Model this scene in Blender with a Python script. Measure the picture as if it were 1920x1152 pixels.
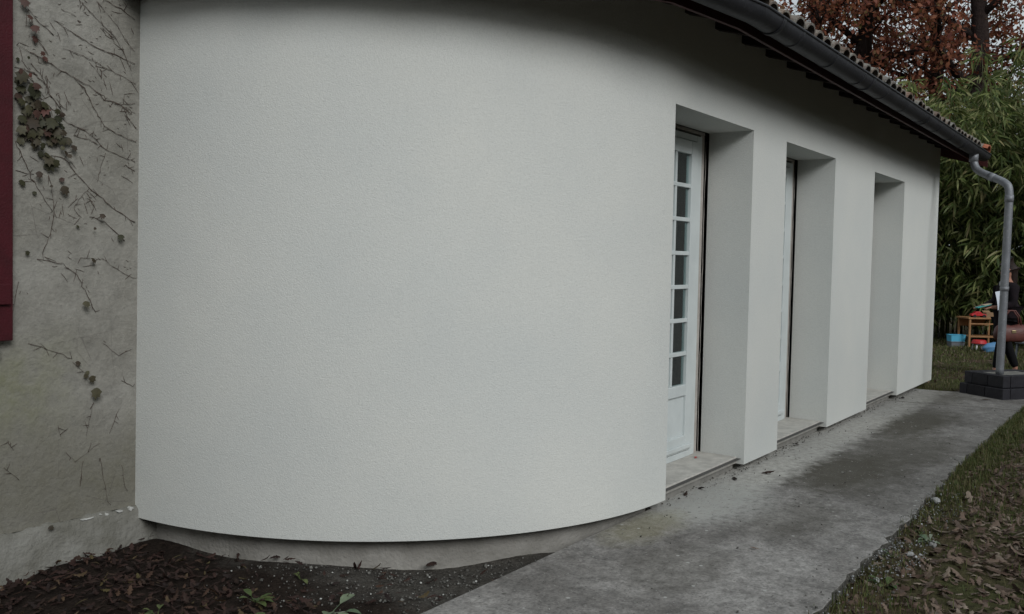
import bpy, bmesh, math, random
import numpy as np
from mathutils import Vector, Matrix, Euler
R = math.radians
random.seed(7); rng = np.random.default_rng(7)
for o in list(bpy.data.objects): bpy.data.objects.remove(o)
S = bpy.context.scene
C = S.collection

# ------------------------------------------------------------------ camera
cam_d = bpy.data.cameras.new('camera'); cam = bpy.data.objects.new('camera', cam_d); C.objects.link(cam)
YAW, PITCH, ROLL = 0.6292, -0.0513, 0.0174
F_ = Vector((math.cos(YAW)*math.cos(PITCH), math.sin(YAW)*math.cos(PITCH), math.sin(PITCH)))
R_ = Vector((math.sin(YAW), -math.cos(YAW), 0)); U_ = R_.cross(F_)
R2 = R_*math.cos(ROLL)+U_*math.sin(ROLL); U2 = -R_*math.sin(ROLL)+U_*math.cos(ROLL)
M = Matrix((R2, U2, -F_)).transposed().to_4x4(); M.translation = (0, 0, 1.5)
cam.matrix_world = M
cam_d.sensor_width = 36; cam_d.lens = 36*1687/1920; cam_d.clip_end = 2000; cam_d.clip_start = 0.05
S.camera = cam

# ------------------------------------------------------------------ world, sun, exposure
SUN_EL, SUN_AZ = R(31), R(243)         # azimuth measured from +x towards +y: where the sun stands
w = bpy.data.worlds.new('World'); S.world = w; w.use_nodes = True
nt = w.node_tree; nt.nodes.clear()
out = nt.nodes.new('ShaderNodeOutputWorld'); bg = nt.nodes.new('ShaderNodeBackground')
sky = nt.nodes.new('ShaderNodeTexSky'); sky.sky_type = 'NISHITA'; sky.sun_disc = False
sky.sun_elevation = SUN_EL; sky.sun_rotation = R(90)-SUN_AZ
sky.air_density = 1.0; sky.dust_density = 6.0; sky.ozone_density = 1.0
# thick even cloud over the blue: an overcast veil mixed over the sky colour
tc = nt.nodes.new('ShaderNodeTexCoord'); nz = nt.nodes.new('ShaderNodeTexNoise'); nz.inputs['Scale'].default_value = 2.5; nz.inputs['Detail'].default_value = 5
rp = nt.nodes.new('ShaderNodeValToRGB'); rp.color_ramp.elements[0].color = (6.6, 7.5, 7.9, 1); rp.color_ramp.elements[1].color = (8.6, 9.3, 9.5, 1)
rp.color_ramp.elements[0].position = .3; rp.color_ramp.elements[1].position = .7
mx = nt.nodes.new('ShaderNodeMix'); mx.data_type = 'RGBA'; mx.inputs[0].default_value = .85
nt.links.new(tc.outputs['Generated'], nz.inputs['Vector']); nt.links.new(nz.outputs['Fac'], rp.inputs['Fac'])
nt.links.new(sky.outputs['Color'], mx.inputs[6]); nt.links.new(rp.outputs['Color'], mx.inputs[7])
nt.links.new(mx.outputs[2], bg.inputs['Color']); bg.inputs['Strength'].default_value = 0.062
nt.links.new(bg.outputs['Background'], out.inputs['Surface'])
sd = bpy.data.lights.new('sun', 'SUN'); sd.energy = 1.5; sd.angle = R(24); sd.color = (.965, .99, 1.0)
sun = bpy.data.objects.new('sun', sd); C.objects.link(sun)
sdir = Vector((math.cos(SUN_EL)*math.cos(SUN_AZ), math.cos(SUN_EL)*math.sin(SUN_AZ), math.sin(SUN_EL)))
sun.rotation_euler = sdir.to_track_quat('Z', 'Y').to_euler(); sun.location = (0, -5, 12)
S.view_settings.view_transform = 'Standard'; S.view_settings.look = 'None'
S.view_settings.exposure = 0.22; S.view_settings.gamma = 1.0

# ------------------------------------------------------------------ materials
MAT = {}
class NB:
    def __init__(s, name):
        s.m = bpy.data.materials.new(name); s.m.use_nodes = True; s.t = s.m.node_tree
        s.p = s.t.nodes['Principled BSDF']; MAT[name] = s.m
        s.out = s.t.nodes['Material Output']
    def n(s, k, **kw):
        x = s.t.nodes.new('ShaderNode'+k)
        for a, b in kw.items():
            if a in x.inputs.keys(): x.inputs[a].default_value = b
            else: setattr(x, a, b)
        return x
    def l(s, a, b): s.t.links.new(a, b)
    def pos(s, kind='pos'):
        if kind == 'pos': return s.n('NewGeometry').outputs['Position']
        return s.n('TexCoord').outputs['Object']
    def noise(s, vec, scale, detail=4, rough=.55, dist=0):
        x = s.n('TexNoise'); x.inputs['Scale'].default_value = scale; x.inputs['Detail'].default_value = detail
        x.inputs['Roughness'].default_value = rough; x.inputs['Distortion'].default_value = dist
        s.l(vec, x.inputs['Vector']); return x.outputs['Fac']
    def ramp(s, fac, stops, interp='LINEAR'):
        x = s.n('ValToRGB'); cr = x.color_ramp; cr.interpolation = interp
        while len(cr.elements) < len(stops): cr.elements.new(.5)
        for e, (p, c) in zip(cr.elements, stops):
            e.position = p
            if not hasattr(c, '__len__'): c = (c, c, c)
            e.color = (*c[:3], 1)
        s.l(fac, x.inputs['Fac']); return x.outputs['Color']
    def mix(s, fac, a, b, mode='MIX'):
        x = s.n('Mix', data_type='RGBA', blend_type=mode)
        for v, i in ((fac, 0), (a, 6), (b, 7)):
            if hasattr(v, 'links'): s.l(v, x.inputs[i])
            elif i == 0: x.inputs[0].default_value = v
            else: x.inputs[i].default_value = (*v, 1)
        return x.outputs[2]
    def math(s, op, a, b=None, c=None, clamp=False):
        x = s.n('Math', operation=op, use_clamp=clamp)
        for i, v in enumerate((a, b, c)):
            if v is None: continue
            if hasattr(v, 'links'): s.l(v, x.inputs[i])
            else: x.inputs[i].default_value = v
        return x.outputs[0]
    def sep(s, vec):
        x = s.n('SeparateXYZ'); s.l(vec, x.inputs[0]); return x.outputs
    def bump(s, h, dist=.01, strength=1.0, prev=None):
        x = s.n('Bump'); x.inputs['Distance'].default_value = dist; x.inputs['Strength'].default_value = strength
        s.l(h, x.inputs['Height'])
        if prev is not None: s.l(prev, x.inputs['Normal'])
        return x.outputs['Normal']
    def done(s, col=None, rough=.8, normal=None, spec=.3, metal=0):
        if col is not None:
            if hasattr(col, 'links'): s.l(col, s.p.inputs['Base Color'])
            else: s.p.inputs['Base Color'].default_value = (*col, 1)
        if hasattr(rough, 'links'): s.l(rough, s.p.inputs['Roughness'])
        else: s.p.inputs['Roughness'].default_value = rough
        s.p.inputs['Specular IOR Level'].default_value = spec; s.p.inputs['Metallic'].default_value = metal
        if normal is not None: s.l(normal, s.p.inputs['Normal'])
        return s.m

def simple(name, c, c2=None, scale=8, rough=.7, bump=0, bscale=60, spec=.3, metal=0, kind='obj', rnd=0):
    b = NB(name); v = b.pos(kind)
    c2 = c2 or tuple(x*.75 for x in c)
    col = b.mix(b.ramp(b.noise(v, scale), [(.3, 0), (.7, 1)]), c, c2)
    if rnd:
        oi = b.n('ObjectInfo').outputs['Random']
        col = b.mix(1.0, col, b.ramp(oi, [(0, 1-rnd), (1, 1+rnd)]), 'MULTIPLY')
    nrm = b.bump(b.noise(v, bscale, 3), bump) if bump else None
    return b.done(col, rough, nrm, spec, metal)

# new scraped render of the extension: off-white, fine worm grain
b = NB('render'); v = b.pos()
base = b.mix(b.ramp(b.noise(v, 1.3, 3), [(.3, 0), (.75, 1)]), (.64, .645, .615), (.59, .605, .588))
grain = b.noise(v, 150, 3, .6)
base = b.mix(1.0, base, b.ramp(b.noise(v, 95, 4, .65), [(.28, .92), (.5, 1.0), (.72, 1.04)]), 'MULTIPLY')
h1 = b.bump(grain, .0025, .8); h2 = b.bump(b.noise(v, 75, 3, .6), .002, .5, h1); h3 = b.bump(b.noise(v, 1.2, 2), .02, .35, h2)
b.done(base, .93, h3, .12)
# old grimy plaster
b = NB('old_plaster'); v = b.pos(); z = b.sep(v)[2]; x_ = b.sep(v)[0]
n1 = b.noise(v, 2.3, 6, .6); n2 = b.noise(v, 9, 6, .65); n3 = b.noise(v, 45, 5, .6)
c = b.mix(b.ramp(n1, [(.3, 0), (.7, 1)]), (.32, .31, .285), (.225, .215, .19))
c = b.mix(1.0, c, b.ramp(n2, [(.3, .80), (.5, 1), (.7, 1.10)]), 'MULTIPLY')
c = b.mix(1.0, c, b.ramp(n3, [(.3, .86), (.55, 1.0), (.7, 1.06)]), 'MULTIPLY')
zz = b.math('MULTIPLY_ADD', b.noise(v, 3, 4), .5, b.math('MULTIPLY', z, 1.0))
alg = b.ramp(zz, [(.30, .75), (.62, .8), (.98, .25), (1.0, .12)])
c = b.mix(b.math('MULTIPLY', alg, b.ramp(n2, [(.25, .35), (.7, 1)])), c, (.135, .128, .095))
grn = b.math('MULTIPLY', b.ramp(b.math('ABSOLUTE', b.math('SUBTRACT', zz, 1.05)), [(0, .8), (.35, 0)]), b.ramp(b.math('DIVIDE', x_, 3), [(2.15/3, 1.0), (2.5/3, 0)]))
grn = b.math('MULTIPLY', grn, b.ramp(n2, [(.3, .2), (.65, 1)]))
c = b.mix(grn, c, (.16, .165, .085))
vo = b.n('TexVoronoi', feature='DISTANCE_TO_EDGE'); vo.inputs['Scale'].default_value = 5; b.l(b.mix(.12, v, b.n('TexNoise').outputs['Color']), vo.inputs['Vector'])
cr = b.math('MULTIPLY', b.ramp(vo.outputs['Distance'], [(.0, 1), (.012, 0)]), b.ramp(n1, [(.5, 0), (.6, .7)]))
c = b.mix(cr, c, (.12, .11, .10))
b.done(c, .95, b.bump(n3, .006, .8, b.bump(n2, .02, .6)), .1)
simple('old_plinth', (.24, .235, .215), (.14, .135, .115), 6, .95, .012, 40, .1, kind='pos')
simple('white_flake', (.62, .62, .6), (.45, .45, .43), 12, .9, .01, 80, .1, kind='pos')
simple('plinth', (.36, .345, .32), (.22, .21, .19), 5, .95, .008, 50, .1, kind='pos')
# concrete path with moss stains, pale cement splashes by the wall and white flecks
b = NB('concrete'); v = b.pos(); xo, yo, zo = b.sep(v)
n1 = b.noise(v, 1.6, 6, .6, .4); n2 = b.noise(v, 7, 6, .65); n3 = b.noise(v, 60, 5, .65); n4 = b.noise(v, 22, 5, .6)
c = b.mix(b.ramp(n1, [(.3, 0), (.7, 1)]), (.136, .127, .119), (.325, .312, .300))
c = b.mix(1.0, c, b.ramp(n2, [(.28, .62), (.5, 1), (.72, 1.3)]), 'MULTIPLY')
c = b.mix(1.0, c, b.ramp(n4, [(.3, .70), (.5, 1), (.7, 1.22)]), 'MULTIPLY')
c = b.mix(1.0, c, b.ramp(n3, [(.3, .62), (.5, 1), (.7, 1.28)]), 'MULTIPLY')
def ell(cx, cy, rx, ry):
    dx = b.math('DIVIDE', b.math('SUBTRACT', xo, cx), rx); dy = b.math('DIVIDE', b.math('SUBTRACT', yo, cy), ry)
    d = b.math('SQRT', b.math('ADD', b.math('MULTIPLY', dx, dx), b.math('MULTIPLY', dy, dy)))
    d = b.math('ADD', d, b.math('MULTIPLY', b.math('SUBTRACT', n2, .5), .9))
    return b.ramp(d, [(.45, 1), (1.0, 0)])
for (cx, cy, rx, ry, k) in ((6.75, 1.85, .95, .42, .85), (7.9, 1.7, 1.1, .5, .55), (9.4, 1.95, 1.2, .42, .85), (5.3, 1.75, .6, .35, .35), (11.3, 2.1, .8, .4, .6), (4.0, 1.9, .5, .3, .3)):
    c = b.mix(b.math('MULTIPLY', ell(cx, cy, rx, ry), k), c, (.062, .056, .040))
jt = b.math('SUBTRACT', xo, b.math('MULTIPLY_ADD', yo, .515, 5.13)); jt = b.ramp(b.math('ADD', b.math('MULTIPLY', jt, 8), .5), [(.45, 0), (.55, 1)])   # the second slab is an older, darker pour
c = b.mix(b.math('MULTIPLY', jt, .32), c, (.085, .078, .068))
pale = b.math('ADD', yo, b.math('MULTIPLY', b.math('SUBTRACT', n2, .5), .35))
pale = b.math('MULTIPLY', b.ramp(b.math('SUBTRACT', pale, 2.0), [(.04, 0), (.20, .95)]), b.ramp(b.math('DIVIDE', xo, 12), [(4.7/12, 0), (5.1/12, 1), (9/12, .8), (1, .3)]))
c = b.mix(pale, c, b.mix(b.ramp(n4, [(.35, 0), (.65, 1)]), (.34, .33, .305), (.50, .49, .46)))
pal2 = b.math('MULTIPLY', ell(5.3, 2.3, .75, .45), b.ramp(n4, [(.3, .1), (.6, .95)]))
c = b.mix(pal2, c, (.38, .38, .36))
c = b.mix(b.math('MULTIPLY', ell(4.55, 2.35, .5, .22), .4), c, (.22, .20, .10))
v2 = b.n('TexVoronoi'); v2.inputs['Scale'].default_value = 55; b.l(v, v2.inputs['Vector']); s2 = b.n('SeparateColor'); b.l(v2.outputs['Color'], s2.inputs[0])
grit = b.ramp(v2.outputs['Distance'], [(.16, 1), (.26, 0)])
c = b.mix(b.math('MULTIPLY', grit, b.ramp(s2.outputs[0], [(.72, 0), (.8, .75)])), c, (.055, .05, .046))
c = b.mix(b.math('MULTIPLY', grit, b.ramp(s2.outputs[1], [(.80, 0), (.88, .6)])), c, (.42, .41, .40))
vo = b.n('TexVoronoi'); vo.inputs['Scale'].default_value = 14; b.l(v, vo.inputs['Vector'])
sc_ = b.n('SeparateColor'); b.l(vo.outputs['Color'], sc_.inputs[0])
fl = b.math('MULTIPLY', b.ramp(vo.outputs['Distance'], [(.10, 1), (.15, 0)]), b.ramp(sc_.outputs[0], [(.80, 0), (.84, 1)]))
c = b.mix(b.math('MULTIPLY', fl, .7), c, (.5, .5, .48))
fd = b.math('MULTIPLY', b.ramp(vo.outputs['Distance'], [(.12, 1), (.2, 0)]), b.ramp(sc_.outputs[1], [(.78, 0), (.82, 1)]))
c = b.mix(b.math('MULTIPLY', fd, .6), c, (.05, .048, .04))
b.done(c, b.ramp(n1, [(.3, .75), (.7, .9)]), b.bump(n3, .006, .9, b.bump(n4, .008, .7, b.bump(n1, .02, .5))), .25)
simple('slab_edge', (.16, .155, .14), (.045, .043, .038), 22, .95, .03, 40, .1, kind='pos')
b = NB('soil'); v = b.pos(); n1 = b.noise(v, 14, 5, .6); n2 = b.noise(v, 60, 5, .65); xs_ = b.math('ADD', b.sep(v)[0], b.math('MULTIPLY', b.math('SUBTRACT', b.noise(v, 5, 4), .5), .6))
c = b.mix(b.ramp(n1, [(.3, 0), (.7, 1)]), (.034, .025, .020), (.018, .013, .011)); c2 = b.mix(b.ramp(n1, [(.3, 0), (.7, 1)]), (.105, .098, .088), (.060, .054, .047))
c = b.mix(b.ramp(b.math('DIVIDE', xs_, 4), [(2.85/4, 0), (3.15/4, 1)]), c, c2); c = b.mix(1.0, c, b.ramp(n2, [(.3, .6), (.5, 1), (.7, 1.35)]), 'MULTIPLY')
b.done(c, 1, b.bump(n2, .02, 1, b.bump(n1, .02)), .1)
b = NB('ground'); v = b.pos(); n1 = b.noise(v, 1.1, 5, .6); n2 = b.noise(v, 25, 5, .65)
c = b.mix(b.ramp(n1, [(.4, 0), (.62, 1)]), (.075, .052, .036), (.060, .062, .026))
c = b.mix(1.0, c, b.ramp(n2, [(.3, .5), (.5, 1), (.7, 1.5)]), 'MULTIPLY')
b.done(c, 1, b.bump(n2, .03), .1)
# stone, wood, metal
simple('sill_stone', (.54, .52, .48), (.38, .365, .34), 14, .85, .004, 90, .2, kind='pos')
simple('sill_base', (.30, .29, .27), (.20, .195, .18), 10, .95, .008, 60, .1, kind='pos')
simple('white_frame', (.61, .65, .65), (.53, .57, .57), 5, .42, .001, 60, .5)
simple('beige_strip', (.46, .43, .40), (.34, .31, .28), 10, .85, .006, 60, .2)
simple('foam_gap', (.10, .09, .075), (.02, .018, .015), 25, .95, .02, 50, .1)
simple('gasket', (.015, .016, .017), None, 8, .6)
simple('curtain', (.50, .50, .52), (.40, .40, .42), 5, .9, .002, 200, .1)
simple('interior', (.10, .095, .09), None, 2, .9)
b = NB('glass'); b.t.nodes.remove(b.p)
g1 = b.n('BsdfGlossy'); g1.inputs['Roughness'].default_value = .015; g1.inputs['Color'].default_value = (.9, .95, .95, 1)
tr = b.n('BsdfTransparent'); tr.inputs['Color'].default_value = (.78, .84, .84, 1)
ms = b.n('MixShader'); fr = b.n('Fresnel'); fr.inputs['IOR'].default_value = 1.5
b.l(fr.outputs[0], ms.inputs[0]); b.l(tr.outputs[0], ms.inputs[1]); b.l(g1.outputs[0], ms.inputs[2]); b.l(ms.outputs[0], b.out.inputs['Surface'])
simple('fascia_red', (.060, .012, .012), (.040, .009, .009), 5, .6, .002, 60, .3, kind='pos')
b = NB('shutter_red'); v = b.pos(); n = b.noise(v, 8, 5)
b.done(b.mix(b.ramp(n, [(.35, 0), (.7, 1)]), (.062, .006, .011), (.042, .005, .008)), .55, b.bump(b.noise(v, 120, 3), .002), .3)
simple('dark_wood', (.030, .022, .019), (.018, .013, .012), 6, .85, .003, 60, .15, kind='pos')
b = NB('gutter_zinc'); v = b.pos(); n = b.noise(v, 5, 5, .6); n2 = b.noise(v, 30, 4)
c = b.mix(b.ramp(n, [(.3, 0), (.7, 1)]), (.045, .045, .052), (.028, .028, .033)); c = b.mix(b.ramp(n2, [(.58, 0), (.7, .4)]), c, (.09, .09, .095))
b.done(c, .55, b.bump(n2, .002), .4, .35)
b = NB('pipe_zinc'); v = b.pos(); n = b.noise(v, 6, 5, .6); n2 = b.noise(v, 35, 4)
c = b.mix(b.ramp(n, [(.3, 0), (.7, 1)]), (.24, .25, .27), (.17, .175, .19)); c = b.mix(b.ramp(n2, [(.58, 0), (.7, .5)]), c, (.36, .36, .37))
b.done(c, .55, b.bump(n2, .002), .4, .35)
b = NB('roof_tile'); v = b.pos(); oi = b.n('ObjectInfo').outputs['Random']; ri = b.n('NewGeometry').outputs['Random Per Island']
rr = b.math('FRACT', b.math('ADD', oi, ri))
c = b.ramp(rr, [(0, (.13, .085, .065)), (.25, (.17, .14, .12)), (.5, (.21, .16, .125)), (.75, (.15, .14, .13)), (1, (.22, .12, .085))])
c = b.mix(b.ramp(b.noise(v, 14, 5, .65), [(.46, 0), (.60, .85)]), c, (.24, .24, .215))
c = b.mix(b.ramp(b.noise(v, 22, 4, .6), [(.58, 0), (.68, .7)]), c, (.07, .075, .05))
b.done(c, .95, b.bump(b.noise(v, 70, 4), .006), .15)
simple('new_tile', (.42, .15, .09), (.34, .12, .07), 9, .85, .004, 70, .2, kind='pos')
b = NB('planter_block'); v = b.pos(); oi = b.n('ObjectInfo').outputs['Random']
c = b.mix(b.ramp(b.noise(v, 12, 5), [(.35, 0), (.7, 1)]), (.026, .025, .031), (.017, .016, .020)); c = b.mix(1.0, c, b.ramp(oi, [(0, .75), (1, 1.3)]), 'MULTIPLY')
b.done(c, .7, b.bump(b.noise(v, 60, 4), .006), .3)
simple('planter_mortar', (.10, .095, .09), (.06, .058, .055), 20, .95, .006, 60, .1, kind='pos')
simple('concrete_cap', (.22, .215, .20), (.13, .125, .115), 12, .95, .008, 60, .1, kind='pos')
simple('bark', (.042, .030, .027), (.022, .016, .015), 9, .95, .03, 25, .1, kind='pos')
simple('cane', (.085, .095, .035), (.05, .05, .02), 4, .6, 0, 10, .3, kind='pos')
simple('vine_bark', (.115, .085, .070), (.07, .052, .044), 40, .95, .002, 120, .1, kind='pos')
def leafmat(name, stops, trans=.35, rough=.55, spec=.3):
    b = NB(name); g = b.n('NewGeometry'); oi = b.n('ObjectInfo').outputs['Random']
    f = b.math('FRACT', b.math('ADD', g.outputs['Random Per Island'], oi))
    c = b.ramp(f, stops); c = b.mix(1.0, c, b.ramp(b.noise(g.outputs['Position'], 40, 3), [(.3, .8), (.7, 1.2)]), 'MULTIPLY')
    b.done(c, rough, None, spec)
    t = b.n('BsdfTranslucent'); b.l(c, t.inputs['Color']); m = b.n('MixShader'); m.inputs[0].default_value = trans
    b.l(b.p.outputs[0], m.inputs[1]); b.l(t.outputs[0], m.inputs[2]); b.l(m.outputs[0], b.out.inputs['Surface'])
leafmat('litter', [(0, (.075, .046, .034)), (.3, (.135, .090, .066)), (.55, (.18, .13, .10)), (.8, (.055, .037, .030)), (1, (.27, .215, .17))], .1, .75)
leafmat('litter_dark', [(0, (.026, .014, .012)), (.4, (.046, .023, .018)), (.7, (.018, .012, .011)), (.92, (.075, .042, .028)), (1, (.09, .075, .03))], .1, .75)
leafmat('grass', [(0, (.058, .078, .022)), (.4, (.088, .108, .032)), (.75, (.115, .115, .042)), (1, (.18, .15, .08))], .25, .6)
leafmat('bamboo_leaf', [(0, (.052, .082, .022)), (.4, (.10, .135, .038)), (.7, (.17, .195, .06)), (.9, (.26, .27, .12)), (1, (.30, .25, .12))], .30, .5)
leafmat('oak_leaf', [(0, (.14, .042, .030)), (.35, (.24, .080, .048)), (.65, (.32, .125, .066)), (.88, (.19, .075, .045)), (1, (.20, .16, .06))], .45, .6)
leafmat('ivy_leaf', [(0, (.026, .028, .014)), (.4, (.048, .046, .022)), (.7, (.040, .026, .019)), (1, (.085, .080, .045))], .15, .6)
leafmat('ivy_red', [(0, (.075, .034, .027)), (.5, (.055, .034, .026)), (1, (.14, .055, .045))], .15, .6)
leafmat('weed_leaf', [(0, (.055, .10, .030)), (.5, (.085, .125, .042)), (1, (.13, .15, .06))], .25, .5)
leafmat('weed_pale', [(0, (.10, .16, .09)), (.6, (.19, .24, .15)), (1, (.30, .33, .27))], .2, .6)
simple('pebble', (.42, .42, .41), (.24, .235, .23), 20, .9, .006, 60, .2, kind='pos')
b = NB('gravel'); ri = b.n('NewGeometry').outputs['Random Per Island']
b.done(b.ramp(ri, [(0, (.05, .047, .042)), (.5, (.12, .115, .105)), (.9, (.20, .195, .18)), (.97, (.36, .36, .34)), (1, (.55, .55, .53))]), .9)
b = NB('edge_chip'); ri = b.n('NewGeometry').outputs['Random Per Island']
b.done(b.ramp(ri, [(0, (.05, .047, .042)), (.35, (.14, .14, .13)), (.6, (.22, .225, .22)), (.85, (.34, .35, .36)), (1, (.58, .59, .60))]), .9)
leafmat('evergreen', [(0, (.020, .030, .012)), (.5, (.032, .044, .018)), (1, (.05, .055, .024))], .1, .6)
# ------------------------------------------------------------------ mesh helpers
class MB:
    def __init__(s): s.v = []; s.f = []; s.sm = []
    def add(s, vs, fs, smooth=False):
        o = len(s.v); s.v += [tuple(q) for q in vs]; s.f += [tuple(i+o for i in f) for f in fs]; s.sm += [smooth]*len(fs); return s
    def box(s, x0, x1, y0, y1, z0, z1, M=None):
        vs = [Vector((x, y, z)) for z in (z0, z1) for y in (y0, y1) for x in (x0, x1)]
        if M is not None: vs = [M @ q for q in vs]
        return s.add(vs, [(0, 2, 3, 1), (4, 5, 7, 6), (0, 1, 5, 4), (2, 6, 7, 3), (0, 4, 6, 2), (1, 3, 7, 5)])
    def prism(s, poly, z0, z1):
        n = len(poly); vs = [(x, y, z0) for x, y in poly]+[(x, y, z1) for x, y in poly]
        return s.add(vs, [tuple(range(n-1, -1, -1)), tuple(range(n, 2*n))]+[(i, (i+1) % n, n+(i+1) % n, n+i) for i in range(n)])
    def tube(s, pts, rad, n=8, cap=True, smooth=True):
        pts = [Vector(q) for q in pts]; rad = rad if hasattr(rad, '__len__') else [rad]*len(pts)
        vs = []; up = None
        for i, q in enumerate(pts):
            t = (pts[min(i+1, len(pts)-1)]-pts[max(i-1, 0)]).normalized()
            if up is None: up = t.orthogonal().normalized()
            a = (up - t*up.dot(t)); a = a.normalized() if a.length > 1e-6 else t.orthogonal().normalized(); up = a; bb = t.cross(a)
            for k in range(n):
                th = 2*math.pi*k/n; vs.append(q+(a*math.cos(th)+bb*math.sin(th))*rad[i])
        fs = [(i*n+k, i*n+(k+1) % n, (i+1)*n+(k+1) % n, (i+1)*n+k) for i in range(len(pts)-1) for k in range(n)]
        s.add(vs, fs, smooth)
        if cap:
            o = len(s.v)-len(vs); s.f += [tuple(o+k for k in range(n-1, -1, -1)), tuple(o+(len(pts)-1)*n+k for k in range(n))]; s.sm += [False, False]
        return s
    def mesh(s, name, mat):
        m = bpy.data.meshes.new(name); m.from_pydata(s.v, [], s.f)
        m.polygons.foreach_set('use_smooth', s.sm); m.update()
        if mat: m.materials.append(MAT[mat])
        return m
    def build(s, name, mat, parent=None, bevel=0):
        o = link(name, s.mesh(name, mat), parent)
        if bevel:
            bv = o.modifiers.new('bevel', 'BEVEL'); bv.width = bevel; bv.segments = 2; bv.limit_method = 'ANGLE'
        return o
def link(name, data, parent=None, loc=None, rot=None):
    o = bpy.data.objects.new(name, data); C.objects.link(o)
    if parent is not None: o.parent = parent
    if loc is not None: o.location = loc
    if rot is not None: o.rotation_euler = rot
    return o
def thing(name, label, cat, loc=(0, 0, 0), rz=0, group=None):
    o = link(name, None, None, loc, (0, 0, rz)); o.empty_display_size = .1; return tag(o, label, cat, group)
def tag(o, label, cat, group=None):
    o['label'] = label; o['category'] = cat
    if group: o['group'] = group
    return o
def struct(o): o['kind'] = 'structure'; return o
def stuff(o, label=None, cat=None):
    o['kind'] = 'stuff'
    if label: o['label'] = label
    if cat: o['category'] = cat
    return o
def copy_tree(o, parent=None):
    c = o.copy(); C.objects.link(c); c.parent = parent
    for ch in o.children: copy_tree(ch, c)
    return c
def npmesh(name, V, Fc, mat, parent=None, smooth=False):
    """V (n,3), Fc (m,k) arrays -> one mesh object, quickly"""
    m = bpy.data.meshes.new(name); k = Fc.shape[1]
    m.vertices.add(len(V)); m.vertices.foreach_set('co', V.astype(np.float32).ravel())
    m.loops.add(Fc.size); m.loops.foreach_set('vertex_index', Fc.astype(np.int32).ravel())
    m.polygons.add(len(Fc)); m.polygons.foreach_set('loop_start', np.arange(0, Fc.size, k, dtype=np.int32))
    m.polygons.foreach_set('loop_total', np.full(len(Fc), k, dtype=np.int32))
    if smooth: m.polygons.foreach_set('use_smooth', np.ones(len(Fc), dtype=bool))
    m.update(calc_edges=True); m.validate(); m.materials.append(MAT[mat])
    return link(name, m, parent)
def rotmats(n, tilt=1.0):
    """random rotations: yaw free, pitch and roll normal with spread tilt"""
    a = rng.uniform(0, 2*np.pi, n); p = rng.normal(0, tilt, n); r = rng.normal(0, tilt, n)
    ca, sa, cp, sp, cr, sr = np.cos(a), np.sin(a), np.cos(p), np.sin(p), np.cos(r), np.sin(r)
    Z = np.zeros(n); O = np.ones(n)
    Rz = np.array([[ca, -sa, Z], [sa, ca, Z], [Z, Z, O]]).transpose(2, 0, 1)
    Rx = np.array([[O, Z, Z], [Z, cr, -sr], [Z, sr, cr]]).transpose(2, 0, 1)
    Ry = np.array([[cp, Z, sp], [Z, O, Z], [-sp, Z, cp]]).transpose(2, 0, 1)
    return Rz @ Ry @ Rx
def scatter(name, tv, tf, P, scale, tilt, mat, parent=None, curl=0):
    """copies of a small template (leaf, pebble) at points P, all in one mesh"""
    n = len(P); RM = rotmats(n, tilt); T = np.repeat(tv[None], n, 0).copy()
    if curl: T[:, :, 2] += rng.normal(0, curl, (n, 1))*(tv[:, 0]**2)[None] + rng.normal(0, curl, (n, 1))*(tv[:, 1]**2)[None]
    V = np.einsum('nij,nkj->nki', RM, T*scale[:, None, None]) + P[:, None, :]
    Fc = (tf[None]+(np.arange(n)*len(tv))[:, None, None]).reshape(-1, tf.shape[1])
    return npmesh(name, V.reshape(-1, 3), Fc, mat, parent)

OL = np.array([(-.5, 0), (-.3, .10), (-.22, .06), (-.05, .19), (.02, .10), (.2, .22), (.26, .12), (.42, .12), (.5, 0)])
OAK_V = np.array([(x, y, -.15*abs(y)) for x, y in OL]+[(x, -y, -.15*abs(y)) for x, y in OL[1:-1]]+[(-.3, 0, .03), (0, 0, .05), (.26, 0, .03)])
# spine 0, 16, 17, 18, 8 ; upper 1..7 ; lower 9..15
OAK_F = np.array([(0, 16, 1), (16, 2, 1), (16, 17, 2), (17, 3, 2), (17, 4, 3), (17, 18, 4), (18, 5, 4), (18, 6, 5), (18, 7, 6), (18, 8, 7),
                  (0, 9, 16), (16, 9, 10), (16, 10, 17), (17, 10, 11), (17, 11, 12), (17, 12, 18), (18, 12, 13), (18, 13, 14), (18, 14, 15), (18, 15, 8)])
LEAF_V = np.array([(-.5, 0, 0), (-.1, .28, -.05), (.25, .2, -.04), (.5, 0, 0), (.25, -.2, -.04), (-.1, -.28, -.05)])
LEAF_F = np.array([(0, 5, 1, 1), (1, 5, 4, 2), (2, 4, 3, 3)])
LEAF_T = np.array([(0, 5, 1), (1, 5, 4), (1, 4, 2), (2, 4, 3)])
PEB_V = np.array([(-.5, 0, 0), (0, -.4, 0), (.5, 0, 0), (0, .45, 0), (-.1, .05, .35), (.05, 0, -.3)])
PEB_F = np.array([(0, 1, 4), (1, 2, 4), (2, 3, 4), (3, 0, 4), (1, 0, 5), (2, 1, 5), (3, 2, 5), (0, 3, 5)])

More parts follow.
